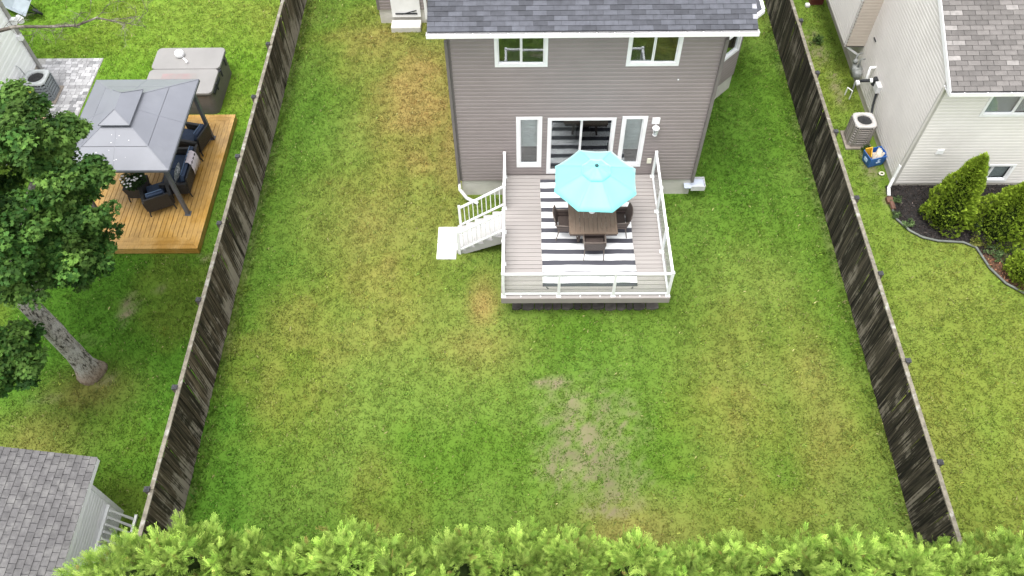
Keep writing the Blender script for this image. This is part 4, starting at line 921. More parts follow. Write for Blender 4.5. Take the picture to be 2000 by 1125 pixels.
# ------------------------------------------------------------------ foliage helpers
def leaf_cloud(centers, nper, spread, size, cols, lobed=True, flat=0.35, out=None, seed=1, up=0.6):
    """leaf shaped faces around clump centres; returns verts, tris, colours"""
    r = np.random.default_rng(seed); C = np.repeat(np.asarray(centers, float), nper, 0); n = len(C)
    dirs = r.normal(0, 1, (n, 3)); rad = r.random(n)**0.45; dirs /= np.linalg.norm(dirs, axis=1)[:, None]
    off = dirs*rad[:, None]*np.asarray(spread)[None, :]; P = C+off
    nrm = dirs*0.6+np.array([0, 0, up])+r.normal(0, 0.45, (n, 3)); nrm /= np.linalg.norm(nrm, axis=1)[:, None]
    t = np.cross(nrm, r.normal(0, 1, (n, 3))); t /= np.linalg.norm(t, axis=1)[:, None]; bt = np.cross(nrm, t)
    s = (r.uniform(0.7, 1.3, n)*size)[:, None]
    # 7-point leaf outline (pointed lobes), slightly folded
    sh = [(-.5, 0, 0), (-.2, .32, .05), (-.05, .18, .0), (.12, .55, .08), (.22, .2, .0), (.62, 0, -.1), (.22, -.2, .0), (.12, -.55, .08), (-.05, -.18, .0), (-.2, -.32, .05)] if lobed else [(-.5, 0, 0), (0, .25, .06), (.5, 0, -.05), (0, -.25, .06)]
    k = len(sh); V = np.empty((n, k, 3), np.float32)
    for i, (a, b_, c_) in enumerate(sh): V[:, i] = P+(t*a+bt*b_+nrm*c_)*s
    tri = [(0, i, i+1) for i in range(1, k-1)] if not lobed else [(0, 1, 2), (2, 3, 4), (4, 5, 6), (6, 7, 8), (8, 9, 0), (0, 2, 8), (2, 4, 6), (2, 6, 8)]
    base = (np.arange(n)*k)[:, None]; F = np.concatenate([base+np.array([f_]) for f_ in tri], 0)
    ct = np.repeat(np.exp(r.normal(0, .26, len(centers))), nper)*np.exp(r.normal(0, .22, n)); mixf = np.clip(np.repeat(r.normal(.4, .3, len(centers)), nper)+r.normal(0, .2, n), 0, 1)[:, None]
    col = (np.array(cols[0])[None, :]*(1-mixf)+np.array(cols[1])[None, :]*mixf)*ct[:, None]
    return V.reshape(-1, 3), F, np.repeat(col, k, 0)
def merge(parts):
    V = []; F = []; Cc = []; o = 0
    for v, f_, c_ in parts: V.append(v); F.append(f_+o); Cc.append(c_); o += len(v)
    return np.concatenate(V), np.concatenate(F), np.concatenate(Cc)

# ------------------------------------------------------------------ maple
m_bark, nt, b = nodes('pale_blotched_bark'); f1 = noise(nt, pos(nt, (1, 1, .28)), 26, 6, .75); f2 = noise(nt, pos(nt, (1, 1, .6)), 5, 5, .7); f3 = noise(nt, pos(nt, (1, 1, .22)), 60, 3, .7)
c = mix(nt, ramp(nt, f1, .44, .52), (.055, .049, .040), (.46, .43, .375)); c = mix(nt, ramp(nt, f2, .46, .60, 0, .75), c, (.56, .54, .50)); c = mix(nt, ramp(nt, f3, .56, .66, 0, .7), c, (.13, .12, .105))
sep = nt.nodes.new('ShaderNodeSeparateXYZ'); nt.links.new(nt.nodes.new('ShaderNodeNewGeometry').outputs['Position'], sep.inputs[0])
c = mix(nt, ramp(nt, sep.outputs[2], .12, .50, .7, 0), c, (.30, .215, .145)); nt.links.new(c, b.inputs['Base Color']); b.inputs['Roughness'].default_value = .95; b.inputs['Specular IOR Level'].default_value = .1
bp = nt.nodes.new('ShaderNodeBump'); bp.inputs['Strength'].default_value = 1.0; bp.inputs['Distance'].default_value = .06; nt.links.new(f1, bp.inputs['Height']); nt.links.new(bp.outputs[0], b.inputs['Normal'])
mt = thing('maple_tree', (-11.3, 10.2, 0), 'tall leafy maple with pale blotched trunk beside the gazebo deck', 'tree')
def trunk_mesh():
    mb = MB(); pts = [(-11.3, 10.2, -.1), (-11.3, 10.2, .12), (-11.31, 10.21, .4), (-11.33, 10.22, 1.0), (-11.36, 10.22, 2.0), (-11.42, 10.25, 3.0), (-11.48, 10.3, 4.0), (-11.5, 10.45, 5.2), (-11.5, 10.8, 6.6), (-11.4, 11.1, 7.4)]
    mb.tube(pts, [.42, .34, .27, .235, .225, .22, .18, .14, .10, .04], 20)
    return mb
tk = trunk_mesh(); tk.v = [(v[0]+.03*math.sin(v[2]*3.1+math.atan2(v[1]-10.2, v[0]+11.3)*3), v[1]+.025*math.cos(v[2]*2.3+math.atan2(v[1]-10.2, v[0]+11.3)*2), v[2]) for v in tk.v]
tk.build('trunk', m_bark, mt, True)
for pts, rr in (([(-11.42, 10.25, 2.9), (-11.15, 10.6, 3.6), (-10.8, 11.0, 4.3), (-10.3, 11.5, 4.9), (-9.6, 11.8, 5.3)], [.15, .13, .10, .07, .03]), ([(-11.48, 10.35, 4.0), (-11.3, 11.4, 4.5), (-11.0, 12.5, 5.1), (-10.8, 13.4, 5.7)], [.12, .09, .06, .02]),
                ([(-11.5, 10.3, 3.9), (-12.4, 11.2, 5.0), (-12.9, 12.2, 6)], [.10, .07, .03]), ([(-11.36, 10.22, 2.3), (-11.6, 9.5, 2.7), (-11.6, 8.7, 3.0)], [.09, .06, .03]), ([(-11.42, 10.25, 3.0), (-10.6, 10.5, 4.0), (-9.8, 10.5, 4.5)], [.08, .05, .02])):
    MB().tube(pts, rr, 8).build('limb', m_bark, mt, True)
# dead limb reaching out bare behind the crown
m_dead = M('dead_branch_bark', (.075, .062, .05), .9, .5, 14, dirt=(.22, .20, .17), dirtp=(.5, .62)); db = MB()
DP = [(-11.5, 10.6, 5.8), (-13.2, 12.6, 6.6), (-12.9, 14.4, 6.95), (-11.85, 15.03, 7.0), (-11.45, 15.21, 7.0), (-10.75, 15.2, 7.0), (-10.06, 15.23, 7.0), (-9.67, 15.48, 7.02), (-9.2, 15.37, 7.0), (-8.55, 15.25, 6.95)]
db.tube(DP, [.09, .075, .055, .045, .04, .033, .028, .02, .012, .005], 7)
rt = random.Random(3)
def twig(a_, d, l, r_, depth):
    pts = [a_]; q = a_.copy()
    for k in range(4): d = (d+Vector((rt.gauss(0, .3), rt.gauss(0, .3), rt.gauss(0, .2)))).normalized(); q = q+d*l/4; pts.append(q.copy())
    db.tube(pts, [r_*(1-.2*k) for k in range(5)], 4, False)
    if depth:
        for k in (1, 2, 3): twig(pts[k], (d+Vector((rt.gauss(0, .8), rt.gauss(0, .8), rt.gauss(0, .3)))).normalized(), l*.55, r_*.6, depth-1)
for k in range(3, 9):
    for s_ in (1, -1, 1):
        q = Vector(DP[k]).lerp(Vector(DP[k+1]) if k < 9 else Vector(DP[k]), rt.random()); twig(q, Vector((rt.uniform(.1, .8), s_*rt.uniform(.4, 1), rt.gauss(0, .2))).normalized(), rt.uniform(.45, .9), .009, 2)
db.build('dead_limb', m_dead, mt)
cs = []; cr = np.random.default_rng(5); lobes = []
while len(lobes) < 52:
    d = cr.normal(0, 1, 3); d /= np.linalg.norm(d); rr = cr.uniform(.35, 1.0)**.5
    q = np.array([-11.5, 11.35, 5.4])+d*rr*np.array([2.25, 2.45, 1.95])
    if q[2] < 3.45+.4*max(0, q[1]-11): continue
    if q[2] < 5.2 and q[1] < 10.7 and q[0] < -10.5: continue      # keep the trunk's gap open
    if any(np.linalg.norm((q-l)*np.array([1, 1, 1.3])) < .62 for l in lobes): continue
    lobes.append(q)
lobes += [np.array(q) for q in ((-9.35, 11.0, 4.7), (-9.45, 10.8, 4.4), (-9.75, 10.8, 4.1), (-10.2, 10.8, 3.8), (-11.0, 12.7, 6.8), (-11.0, 12.2, 6.5), (-9.45, 11.2, 5.5), (-9.35, 10.75, 5.1), (-9.6, 10.5, 4.6), (-10.05, 10.5, 4.15), (-9.3, 11.7, 5.9), (-9.8, 12.5, 6.2), (-10.2, 10.9, 4.5), (-10.6, 12.9, 6.6), (-10.1, 11.6, 5.6), (-10.9, 13.2, 6.7))]
for l in lobes:
    s3 = cr.uniform(.75, 1.2)
    for k in range(9):
        d = cr.normal(0, 1, 3); d /= np.linalg.norm(d); d[2] = abs(d[2])*.8-.25
        cs.append(l+d*cr.uniform(.5, 1.0)*np.array([.62, .62, .40])*s3)
for k in range(84):
    d = cr.normal(0, 1, 3); d /= np.linalg.norm(d); cs.append(np.array([-11.6, 8.8, 2.95])+d*cr.random()**.5*np.array([1.05, 1.0, .6]))
V, F, Cc = leaf_cloud(cs, 100, (.27, .27, .16), .104, [(.026, .075, .014), (.105, .190, .036)], True, seed=9, up=.75)
link('crown', np_mesh('crown', V, F, leaf_mat('maple_leaf', .3, .45), Cc), mt)

# ------------------------------------------------------------------ shed, lattice
sh_ = thing('garden_shed', (-10.6, 5.2, 0), 'white garden shed with worn grey shingle roof in the near corner', 'shed')
m_shs = M('worn_grey_shingle', (.105, .101, .102), .9, .18, 9, rnd=.10, bump=.5, bscale=120, dirt=(.18, .175, .17), dirtp=(.5, .75))
m_shw = M('shed_white_siding', (.84, .84, .84), .6, .04, 3)
siding(sh_, 'wall', m_shw, (-9.42, 2.5, 0), (0, 1, 0), (1, 0, 0), .05, 2.08, lambda z: (0, 3.95), course=.11, lip=.018)
siding(sh_, 'wall', m_shw, (-13, 6.44, 0), (1, 0, 0), (0, 1, 0), .05, 2.3, lambda z: (0, 3.55), course=.11, lip=.018)
MB().box(-9.47, -9.395, 6.36, 6.465, .03, 2.1).build('corner_board', m_white, sh_)
SP = .32; u2 = Vector((-1, 0, SP)).normalized(); Lr = 3.3
rb_ = MB(); rb_.hexa([(-9.2, 2.4, 2.20), (-9.2, 6.84, 2.20), (-9.2-Lr, 6.84, 2.20+SP*Lr), (-9.2-Lr, 2.4, 2.20+SP*Lr), (-9.2, 2.4, 2.24), (-9.2, 6.84, 2.24), (-9.2-Lr, 6.84, 2.24+SP*Lr), (-9.2-Lr, 2.4, 2.24+SP*Lr)]); ro_ = rb_.build('roof', m_under, sh_)
shingle_roof(sh_, ro_, m_shs, (-9.17, 6.87, 2.238), (0, -1, 0), u2, lambda r: (0, 3.2), 16, tab=.18, expo=.14)
MB().box(-9.2, -9.175, 2.4, 6.85, 2.10, 2.225).build('fascia', m_white, sh_)
MB().hexa([(-9.2, 6.842, 2.10), (-9.2, 6.862, 2.10), (-9.2-Lr, 6.862, 2.10+SP*Lr), (-9.2-Lr, 6.842, 2.10+SP*Lr), (-9.2, 6.842, 2.225), (-9.2, 6.862, 2.225), (-9.2-Lr, 6.862, 2.225+SP*Lr), (-9.2-Lr, 6.842, 2.225+SP*Lr)]).build('rake_board', m_white, sh_)
MB().box(-9.42, -9.2, 2.4, 6.84, 2.085, 2.10).build('soffit', m_white, sh_)
la = thing('slatted_panel', (-9.2, 5.9, 0), 'white slatted panel leaning against the shed wall', 'lattice panel')
T0, T1, B0, B1 = Vector((-9.345, 6.30, .86)), Vector((-9.345, 5.0, .86)), Vector((-9.06, 6.36, .05)), Vector((-9.06, 5.0, .05))
MB().bar(T0, T1, .07, .09).build('top_rail', m_white, la); MB().bar(B0, B1, .06, .06).build('bottom_rail', m_white, la)
for k in range(8): t_ = (k+.7)/8.2; MB().bar(T0.lerp(T1, t_)+Vector((.035, 0, -.02)), B0.lerp(B1, t_)+Vector((-.02, 0, .03)), .05, .03).build('slat', m_white, la)

# ------------------------------------------------------------------ beige house (right)
m_bsid = M('beige_siding', (.68, .65, .615), .55, .04, 1.5, dirt=(.60, .57, .535), dirtp=(.52, .8)); m_bsid2 = M('beige_bump_siding', (.46, .40, .34), .55, .05, 2)
m_shb = M('taupe_shingle', (.132, .122, .116), .9, .12, 7, rnd=.22, bump=.5, bscale=120); m_shbp = M('bleached_shingle', (.24, .225, .215), .9, .2, 9, rnd=.12)
bh = thing('beige_house', (13, 16.5, 0), 'beige sided house with taupe shingle roof beyond the black fence', 'house')
BX, BY = 11.15, 16.5; EVZ, BP = 4.02, .45
MB().box(BX+.03, 20, BY+.02, BY+.3, -.3, .25).box(BX+.03, BX+.3, BY+.3, 30, -.3, .3).build('foundation', M('tan_foundation', (.50, .46, .40), .9, .12, 3), bh)
siding(bh, 'wall', m_bsid, (0, BY, 0), (1, 0, 0), (0, -1, 0), .16, 4.1, lambda z: (BX+.06, 20), [(12.53, 14.2, 2.9, 3.75), (13.28, 14.42, .26, .95)], course=.115, lip=.02)
zr = lambda v: EVZ+.02+BP*v      # wall top under the rake, v metres back from the eave wall
siding(bh, 'gable_wall', m_bsid, (BX, BY, 0), (0, 1, 0), (-1, 0, 0), .28, 9.0, lambda z: (max(.06, (z-EVZ-.02)/BP), 13), course=.115, lip=.02)
MB().box(BX-.024, BX+.075, BY-.022, BY, .16, EVZ+.05).box(BX-.022, BX, BY, BY+.075, .16, EVZ+.05).build('corner_trim', M('beige_trim', (.42, .40, .37), .5, .05), bh)
MB().box(BX-.06, 20, 16.16, BY+.02, 3.93, 3.95).build('soffit', m_white, bh); MB().box(BX-.06, 20, 16.14, 16.16, 3.9, 4.06).build('fascia', m_white, bh)
gutter(bh, (BX-.08, 16.14, 3.985), (1, 0, 0), (0, -1, 0), 8, m_white_dirty, .6)
up3 = Vector((0, 1, BP)).normalized(); Lb = 8
rf3 = MB(); rf3.hexa([(BX-.05, 16.10, 4.06), (20, 16.10, 4.06), (20, 16.1+Lb, 4.06+BP*Lb), (BX-.05, 16.1+Lb, 4.06+BP*Lb), (BX-.05, 16.10, 4.10), (20, 16.10, 4.10), (20, 16.1+Lb, 4.1+BP*Lb), (BX-.05, 16.1+Lb, 4.1+BP*Lb)]); ro3 = rf3.build('roof', m_under, bh)
ra_ = random.Random(11)
def acc3(r, left, right):
    if left < .2 and r % 3 == 0 and r > 3: return m_shbp
    if 1.35 < left < 2.1 and r > 14 and ra_.random() < .22: return m_shbp
    return m_shbp if ra_.random() < .015 else None
shingle_roof(bh, ro3, m_shb, (BX-.06, 16.085, 4.103), (1, 0, 0), up3, lambda r: (0, 2.75), 23, tab=.33, expo=.142, accents=acc3)
MB().hexa([(BX+2.69, 16.1, 4.102), (20, 16.1, 4.102), (20, 16.1+Lb, 4.102+BP*Lb), (BX+2.69, 16.1+Lb, 4.102+BP*Lb), (BX+2.69, 16.1, 4.118), (20, 16.1, 4.118), (20, 16.1+Lb, 4.118+BP*Lb), (BX+2.69, 16.1+Lb, 4.118+BP*Lb)]).build('roof_field', m_shb, ro3)
MB().hexa([(BX-.075, 16.1, 3.93), (BX-.05, 16.1, 3.93), (BX-.05, 16.1+Lb, 3.93+BP*Lb), (BX-.075, 16.1+Lb, 3.93+BP*Lb), (BX-.075, 16.1, 4.10), (BX-.05, 16.1, 4.10), (BX-.05, 16.1+Lb, 4.1+BP*Lb), (BX-.075, 16.1+Lb, 4.1+BP*Lb)]).build('rake_board', m_white, bh)
window(bh, (0, BY, 0), (1, 0, 0), (0, -1, 0), 12.48, 14.25, 2.86, 3.82, trim=.075, sashes=2, blind=1.0)
window(bh, (0, BY, 0), (1, 0, 0), (0, -1, 0), 13.24, 14.47, .25, .97, trim=.075, sashes=2, blind=1.0)
MB().box(11.9, 12.1, BY-.05, BY-.012, 1.42, 1.60).build('vent_cover', m_white, bh, bevel=.01)
MB().lathe([(.08, 3.80), (.10, 3.88), (.05, 3.93)], (11.4, 16.33), 10).build('soffit_light', M('grey_lamp', (.35, .33, .30), .5, .1), bh)
# cantilevered bump-out on the gable wall
BXf, BYf = 10.50, 21.45
siding(bh, 'bump_out_wall', m_bsid2, (0, BYf, 0), (1, 0, 0), (0, -1, 0), 1.28, 6.5, lambda z: (BXf, BX), course=.115, lip=.02)
siding(bh, 'bump_out_wall', m_bsid, (BXf, BYf, 0), (0, 1, 0), (-1, 0, 0), 1.28, 6.5, lambda z: (0, 4), course=.115, lip=.02)
MB().box(BXf+.01, BX, BYf+.01, BYf+4, 1.22, 1.28).build('bump_out_floor', m_screen, bh); MB().box(BXf-.02, BXf+.04, BYf-.02, BYf+.04, 1.26, 6.5).build('corner_trim', m_bsid, bh)
MB().bar((11.1, 21.5, .85), (10.6, 21.5, 1.2), .05, .05).build('bump_out_brace', m_white_dirty, bh)
# services on the gable wall
m_met = M('galvanised_grey', (.20, .21, .20), .5, .25, 10)
gm = MB(); gm.lathe([(.10, .55), (.14, .60), (.14, .78), (.10, .84)], (10.93, 20.75), 12); gm.box(10.82, 11.08, 20.85, 21.1, .50, .82); gm.tube([(10.95, 20.95, .8), (10.95, 20.95, 1.15), (11.08, 20.95, 1.15)], .028, 8); gm.tube([(10.95, 21.1, .7), (10.93, 21.25, .72), (10.93, 21.25, 1.1), (11.1, 21.3, 1.1)], .028, 8); gm.tube([(10.92, 20.7, .6), (10.92, 20.62, .3), (10.92, 20.6, -.05)], .028, 8); gm.lathe([(.07, .84), (.09, .90), (.05, .98)], (10.9, 21.15), 10)
gm.build('gas_meter', m_met, bh, True)
MB().tube([(10.7, 20.55, 0), (10.7, 20.55, .32), (10.8, 20.35, .34), (10.8, 20.35, 0)], .02, 6).build('meter_stand', m_white_dirty, bh)
MB().tube([(11.14, 20.22, 1.42), (10.98, 20.22, 1.42), (10.95, 20.16, 1.30), (10.95, 20.12, 1.05), (10.98, 20.1, .98)], .045, 8).build('vent_pipe', m_white, bh, True)
MB().tube([(11.14, 19.84, 1.22), (10.93, 19.84, 1.22)], .075, 10).build('vent_pipe', m_white, bh, True); MB().tube([(10.93, 19.85, 1.22), (10.66, 19.9, 1.16)], .05, 10).build('vent_hood', m_screen, bh, True); MB().box(10.62, 10.72, 19.93, 20.1, .95, 1.02).build('vent_clip', m_white, bh)
MB().lathe([(.10, 1.10), (.10, 1.34)], (11.09, 19.80), 12).build('vent_collar', m_screen, bh)
MB().box(11.0, 11.14, 19.35, 19.62, 1.12, 1.38).build('disconnect_box', M('pale_metal_box', (.62, .62, .62), .4, .15, 20), bh, bevel=.01)
MB().tube([(11.07, 19.42, 1.12), (11.05, 19.25, .72), (11.02, 18.98, .42), (10.95, 18.85, .35)], .038, 8).build('refrigerant_line', m_screen, bh); MB().tube([(11.09, 19.5, 1.12), (11.08, 19.33, .75), (11.05, 19.05, .45)], .014, 6).build('cable', m_acr, bh)
MB().box(11.10, 11.14, 20.85, 21.05, 1.9, 1.93).build('cable_clip', m_screen, bh)
MB().tube([(11.06, 16.44, 1.0), (11.05, 16.42, .5), (10.98, 16.30, .18), (10.95, 16.05, .10)], .048, 6).build('downpipe', m_white, bh); MB().tube([(11.10, 16.45, 3.95), (11.08, 16.44, 1.0)], .045, 6).build('downpipe', M('beige_pipe', (.48, .46, .43), .5, .05), bh)
e_ = MB().box(10.86, 11.04, 15.80, 16.02, 0, .10).tube([(10.97, 15.82, .08), (10.98, 15.55, .05)], .07, 8).build('drain_pipe', M('rust_brown_pipe', (.12, .06, .04), .7, .3), None); tag(e_, 'rusty brown drain pipe at the corner of the mulch bed', 'drain pipe')
m_acb = M('taupe_grey_metal', (.26, .235, .215), .5, .1); m_acbr = M('beige_grey_rim', (.44, .42, .40), .5, .08)
ac_unit('air_conditioner', (10.55, 18.45), .64, .64, .90, m_acb, m_acbr, 'tall taupe air conditioner beside the beige house wall', False, 7)
# recycling box
rc = thing('recycling_box', (10.85, 17.5, 0), 'blue recycling box full of paper and cardboard beside the beige house', 'recycling box')
m_rb = M('blue_plastic', (.03, .13, .42), .4, .1); mb = MB((10.83, 17.5, .02), (.96, .28, 0), (-.28, .96, 0))
w, d, h = .30, .22, .40
mb.add([(-w*.8, -d*.8, 0), (w*.8, -d*.8, 0), (w*.8, d*.8, 0), (-w*.8, d*.8, 0), (-w, -d, h), (w, -d, h), (w, d, h), (-w, d, h), (-w*.95, -d*.93, h), (w*.95, -d*.93, h), (w*.95, d*.93, h), (-w*.95, d*.93, h), (-w*.77, -d*.75, .03), (w*.77, -d*.75, .03), (w*.77, d*.75, .03), (-w*.77, d*.75, .03)],
       [(3, 2, 1, 0), (0, 1, 5, 4), (1, 2, 6, 5), (2, 3, 7, 6), (3, 0, 4, 7), (4, 5, 9, 8), (5, 6, 10, 9), (6, 7, 11, 10), (7, 4, 8, 11), (8, 9, 13, 12), (9, 10, 14, 13), (10, 11, 15, 14), (11, 8, 12, 15), (12, 13, 14, 15)]); mb.build('bin', m_rb, rc)
lg = MB(mb.O, mb.u, mb.n); lg.box(-.05, .09, -d*.92-.012, -d*.90-.004, .16, .20).tube([(.02+.05*math.cos(t_), -d*.93-.006, .27+.04*math.sin(t_)) for t_ in [i*.5 for i in range(12)]], .008, 5); lg.build('recycling_mark', M('pale_blue_print', (.55, .68, .85), .5, .05), rc)
lg = MB(mb.O, mb.u, mb.n); lg.box(-w*.93-.012, -w*.93-.004, -.08, .08, .14, .26); lg.build('recycling_mark', M('pale_blue_print2', (.45, .6, .8), .5, .05), rc)
ye = MB(mb.O, mb.u, mb.n).hexa([(-.25, -.12, .10), (-.22, -.12, .10), (-.04, .20, .10), (-.07, .20, .10), (-.29, -.14, .46), (-.26, -.14, .46), (-.02, .20, .46), (-.05, .20, .46)]).hexa([(-.25, .17, .10), (-.05, .17, .10), (-.05, .2, .10), (-.25, .2, .10), (-.27, .18, .47), (-.03, .18, .47), (-.03, .21, .47), (-.27, .21, .47)]).build('cardboard_box', M('orange_yellow_card', (.62, .36, .03), .6, .08), None); tag(ye, 'open orange yellow carton sticking out of the recycling box', 'carton')
pp_ = MB(mb.O, mb.u, mb.n)
for k in range(7): 
    x_ = random.uniform(-.08, .22); y_ = random.uniform(-.14, .14); pp_.bar((x_-.05, y_-.05, .22), (x_+random.uniform(-.1, .12), y_+random.uniform(-.05, .12), .47+random.uniform(-.05, .04)), random.uniform(.06, .14), .015, (random.random(), 1, .2))
tag(pp_.build('paper_stack', M('cream_paper', (.70, .62, .50), .8, .2, 14), None), 'cream paper and card scraps stuffed in the recycling box', 'paper')
hc = MB().tube([(11.0+.07*math.cos(t_), 17.0+.06*math.sin(t_), .04) for t_ in [i*.4 for i in range(17)]], .022, 6).build('hose_ring', M('cream_ring', (.62, .60, .48), .6, .1), None, True); tag(hc, 'small cream ring lying on soil by the beige house', 'ring')
rbx = MB().box(10.55, 11.0, 25.35, 25.7, -.02, .22).box(10.5, 11.05, 25.3, 25.75, .221, .26).build('red_crate', M('dark_red_plastic', (.17, .045, .04), .6, .15), None, bevel=.01); tag(rbx, 'dark red crate on the strip between fence and beige house', 'crate')
wst = MB().box(10.34, 10.5, 25.2, 25.36, -.02, .1).build('white_stone', m_slab, None, bevel=.03); tag(wst, 'small white block beside the dark red crate', 'block')

# mulch bed with edging
m_mul, nt, b = nodes('black_mulch'); p = pos(nt); f = noise(nt, p, 30, 5, .75); f2 = noise(nt, p, 1.6, 3); c = mix(nt, ramp(nt, f, .45, .75), (.010, .009, .009), (.050, .042, .038)); rx_ = mix(nt, ramp(nt, f, .4, .7), (.05, .025, .015), (.16, .085, .05))
sep = nt.nodes.new('ShaderNodeSeparateXYZ'); nt.links.new(p, sep.inputs[0]); c = mix(nt, ramp(nt, sep.outputs[1], 14.4, 13.6), c, rx_); nt.links.new(c, b.inputs['Base Color']); b.inputs['Roughness'].default_value = .95
bp = nt.nodes.new('ShaderNodeBump'); bp.inputs['Strength'].default_value = 1; bp.inputs['Distance'].default_value = .05; nt.links.new(f, bp.inputs['Height']); nt.links.new(bp.outputs[0], b.inputs['Normal'])
tag(MB().prism(BED, -.1, .03).build('mulch_bed', m_mul), kind='structure')
r = np.random.default_rng(21); n = 9000; qx = r.uniform(10.9, 15.5, n); qy = r.uniform(12, 16.5, n); k_ = in_poly(qx, qy, BED); qx = qx[k_]; qy = qy[k_]; n = len(qx); an = r.uniform(0, 6.28, n); l_ = r.uniform(.015, .05, n); ww_ = r.uniform(.005, .012, n); ti = r.normal(0, .4, n)
dx, dy = np.cos(an)*l_, np.sin(an)*l_; ex, ey = -np.sin(an)*ww_, np.cos(an)*ww_; zz = .035+r.random(n)*.02
V = np.stack([np.stack([qx-dx-ex, qy-dy-ey, zz-l_*ti], 1), np.stack([qx+dx-ex, qy+dy-ey, zz+l_*ti], 1), np.stack([qx+dx+ex, qy+dy+ey, zz+l_*ti+.006], 1), np.stack([qx-dx+ex, qy-dy+ey, zz-l_*ti+.006], 1)], 1).reshape(-1, 3)
mc = np.where((qy < 13.9)[:, None], np.array([[.12, .06, .035]]), np.array([[.028, .023, .021]]))*np.exp(r.normal(0, .6, n))[:, None]
tag(link('mulch_chips', np_mesh('mulch_chips', V, np.arange(n*4).reshape(-1, 4), leaf_mat('mulch_chip', 0.0, .9), np.repeat(mc, 4, 0))), 'loose bark mulch chips over the planting bed', 'mulch', kind='stuff')
ed = MB().tube([(x_, y_, .05) for x_, y_ in BED[1:12]], .035, 6); tag(ed.build('bed_edging', M('grey_edging', (.12, .13, .115), .6, .2), None, True), 'grey plastic edging curving along the mulch bed', 'edging')

# ------------------------------------------------------------------ evergreens
def sprays(P, Dn, size, cols, seed, blades=7, spreadang=1.0, thin=.12, curl=.25, tone2=None):
    """flat fan-shaped sprays of scale foliage: P origins, Dn outward directions"""
    r = np.random.default_rng(seed); n = len(P); Dn = Dn/np.linalg.norm(Dn, axis=1)[:, None]
    sd = np.cross(Dn, r.normal(0, 1, (n, 3))); sd /= np.linalg.norm(sd, axis=1)[:, None]; nn = np.cross(Dn, sd)
    s = size*r.uniform(.65, 1.3, n); Vs = []; Fs = []; Cs = []; o = 0
    tone = np.exp(r.normal(0, .22, n)); mf = np.clip(r.normal(.5, .28, n), 0, 1)[:, None]; tone = tone if tone2 is None else tone**.6*tone2; base = (np.array(cols[0])*(1-mf)+np.array(cols[1])*mf)*tone[:, None]
    for k in range(blades):
        t = -1+2*k/(blades-1) if blades > 1 else 0; a = t*spreadang; st = .12+.5*(1-abs(t))*r.random(n)*.6
        d = Dn*np.cos(a)+sd*np.sin(a)+nn*r.normal(0, curl, (n, 1)); d /= np.linalg.norm(d, axis=1)[:, None]
        L = (s*(1-.45*abs(t))*r.uniform(.75, 1.15, n))[:, None]; w = np.cross(d, nn)*thin*s[:, None]
        b0 = P+Dn*(st*s)[:, None]*.5
        q = np.stack([b0-w*.35, b0+d*L*.55-w, b0+d*L, b0+d*L*.55+w], 1); Vs.append(q.reshape(-1, 3)); Fs.append(np.arange(n*4).reshape(-1, 4)+o); o += n*4
        cc = np.repeat(base, 4, 0).reshape(n, 4, 3).copy(); cc[:, 0] *= .55; cc[:, 2] *= 1.25; Cs.append(cc.reshape(-1, 3))
    return np.concatenate(Vs), np.concatenate(Fs), np.concatenate(Cs)
def ferns(P, Dn, size, cols, seed, tone2, pairs=6):
    """cedar sprays: a stem with short flat side blades on both sides, dark at the base and pale at the tip"""
    r = np.random.default_rng(seed); n = len(P); Dn = Dn/np.linalg.norm(Dn, axis=1)[:, None]
    sd = np.cross(Dn, r.normal(0, 1, (n, 3))); sd /= np.linalg.norm(sd, axis=1)[:, None]; nn = np.cross(Dn, sd)
    L = (size*r.uniform(.6, 1.35, n))[:, None]; bend = r.normal(0, .25, (n, 1)); mf = np.clip(r.normal(.5, .25, n), 0, 1)[:, None]
    base = (np.array(cols[0])*(1-mf)+np.array(cols[1])*mf)*tone2[:, None]; dd = r.random(n) < .018; base[dd] = np.array([.24, .19, .06])*tone2[dd, None]; Vs = []; Cs = []
    def quad(b0, d, l, w, c0, c1):
        wv = np.cross(d, nn)*w; Vs.append(np.stack([b0-wv*.5, b0+d*l*.5-wv, b0+d*l, b0+d*l*.5+wv], 1))
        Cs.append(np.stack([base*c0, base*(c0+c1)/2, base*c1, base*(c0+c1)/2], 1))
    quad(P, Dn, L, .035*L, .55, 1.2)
    for k in range(pairs):
        t = .22+.68*k/(pairs-1); c = P+Dn*L*t+nn*bend*L*t*t
        for s_ in (-1, 1):
            d = Dn*.88+sd*s_*.62+nn*r.normal(0, .15, (n, 1)); d /= np.linalg.norm(d, axis=1)[:, None]
            quad(c, d, L*(.50-.32*t)*r.uniform(.75, 1.25, (n, 1)), .030*L, .45+.55*t, .75+.65*t)
    m = len(Vs); V = np.concatenate([v.reshape(-1, 3) for v in Vs]); C_ = np.concatenate([c.reshape(-1, 3) for c in Cs])
    return V, np.arange(len(V)).reshape(-1, 4), C_
m_cedar = leaf_mat('cedar_spray', .3, .55); m_tw = M('cedar_wood', (.10, .07, .05), .9, .3); m_core = M('cedar_inner_twigs', (.016, .026, .007), .95, .3, 8, spec=.05)
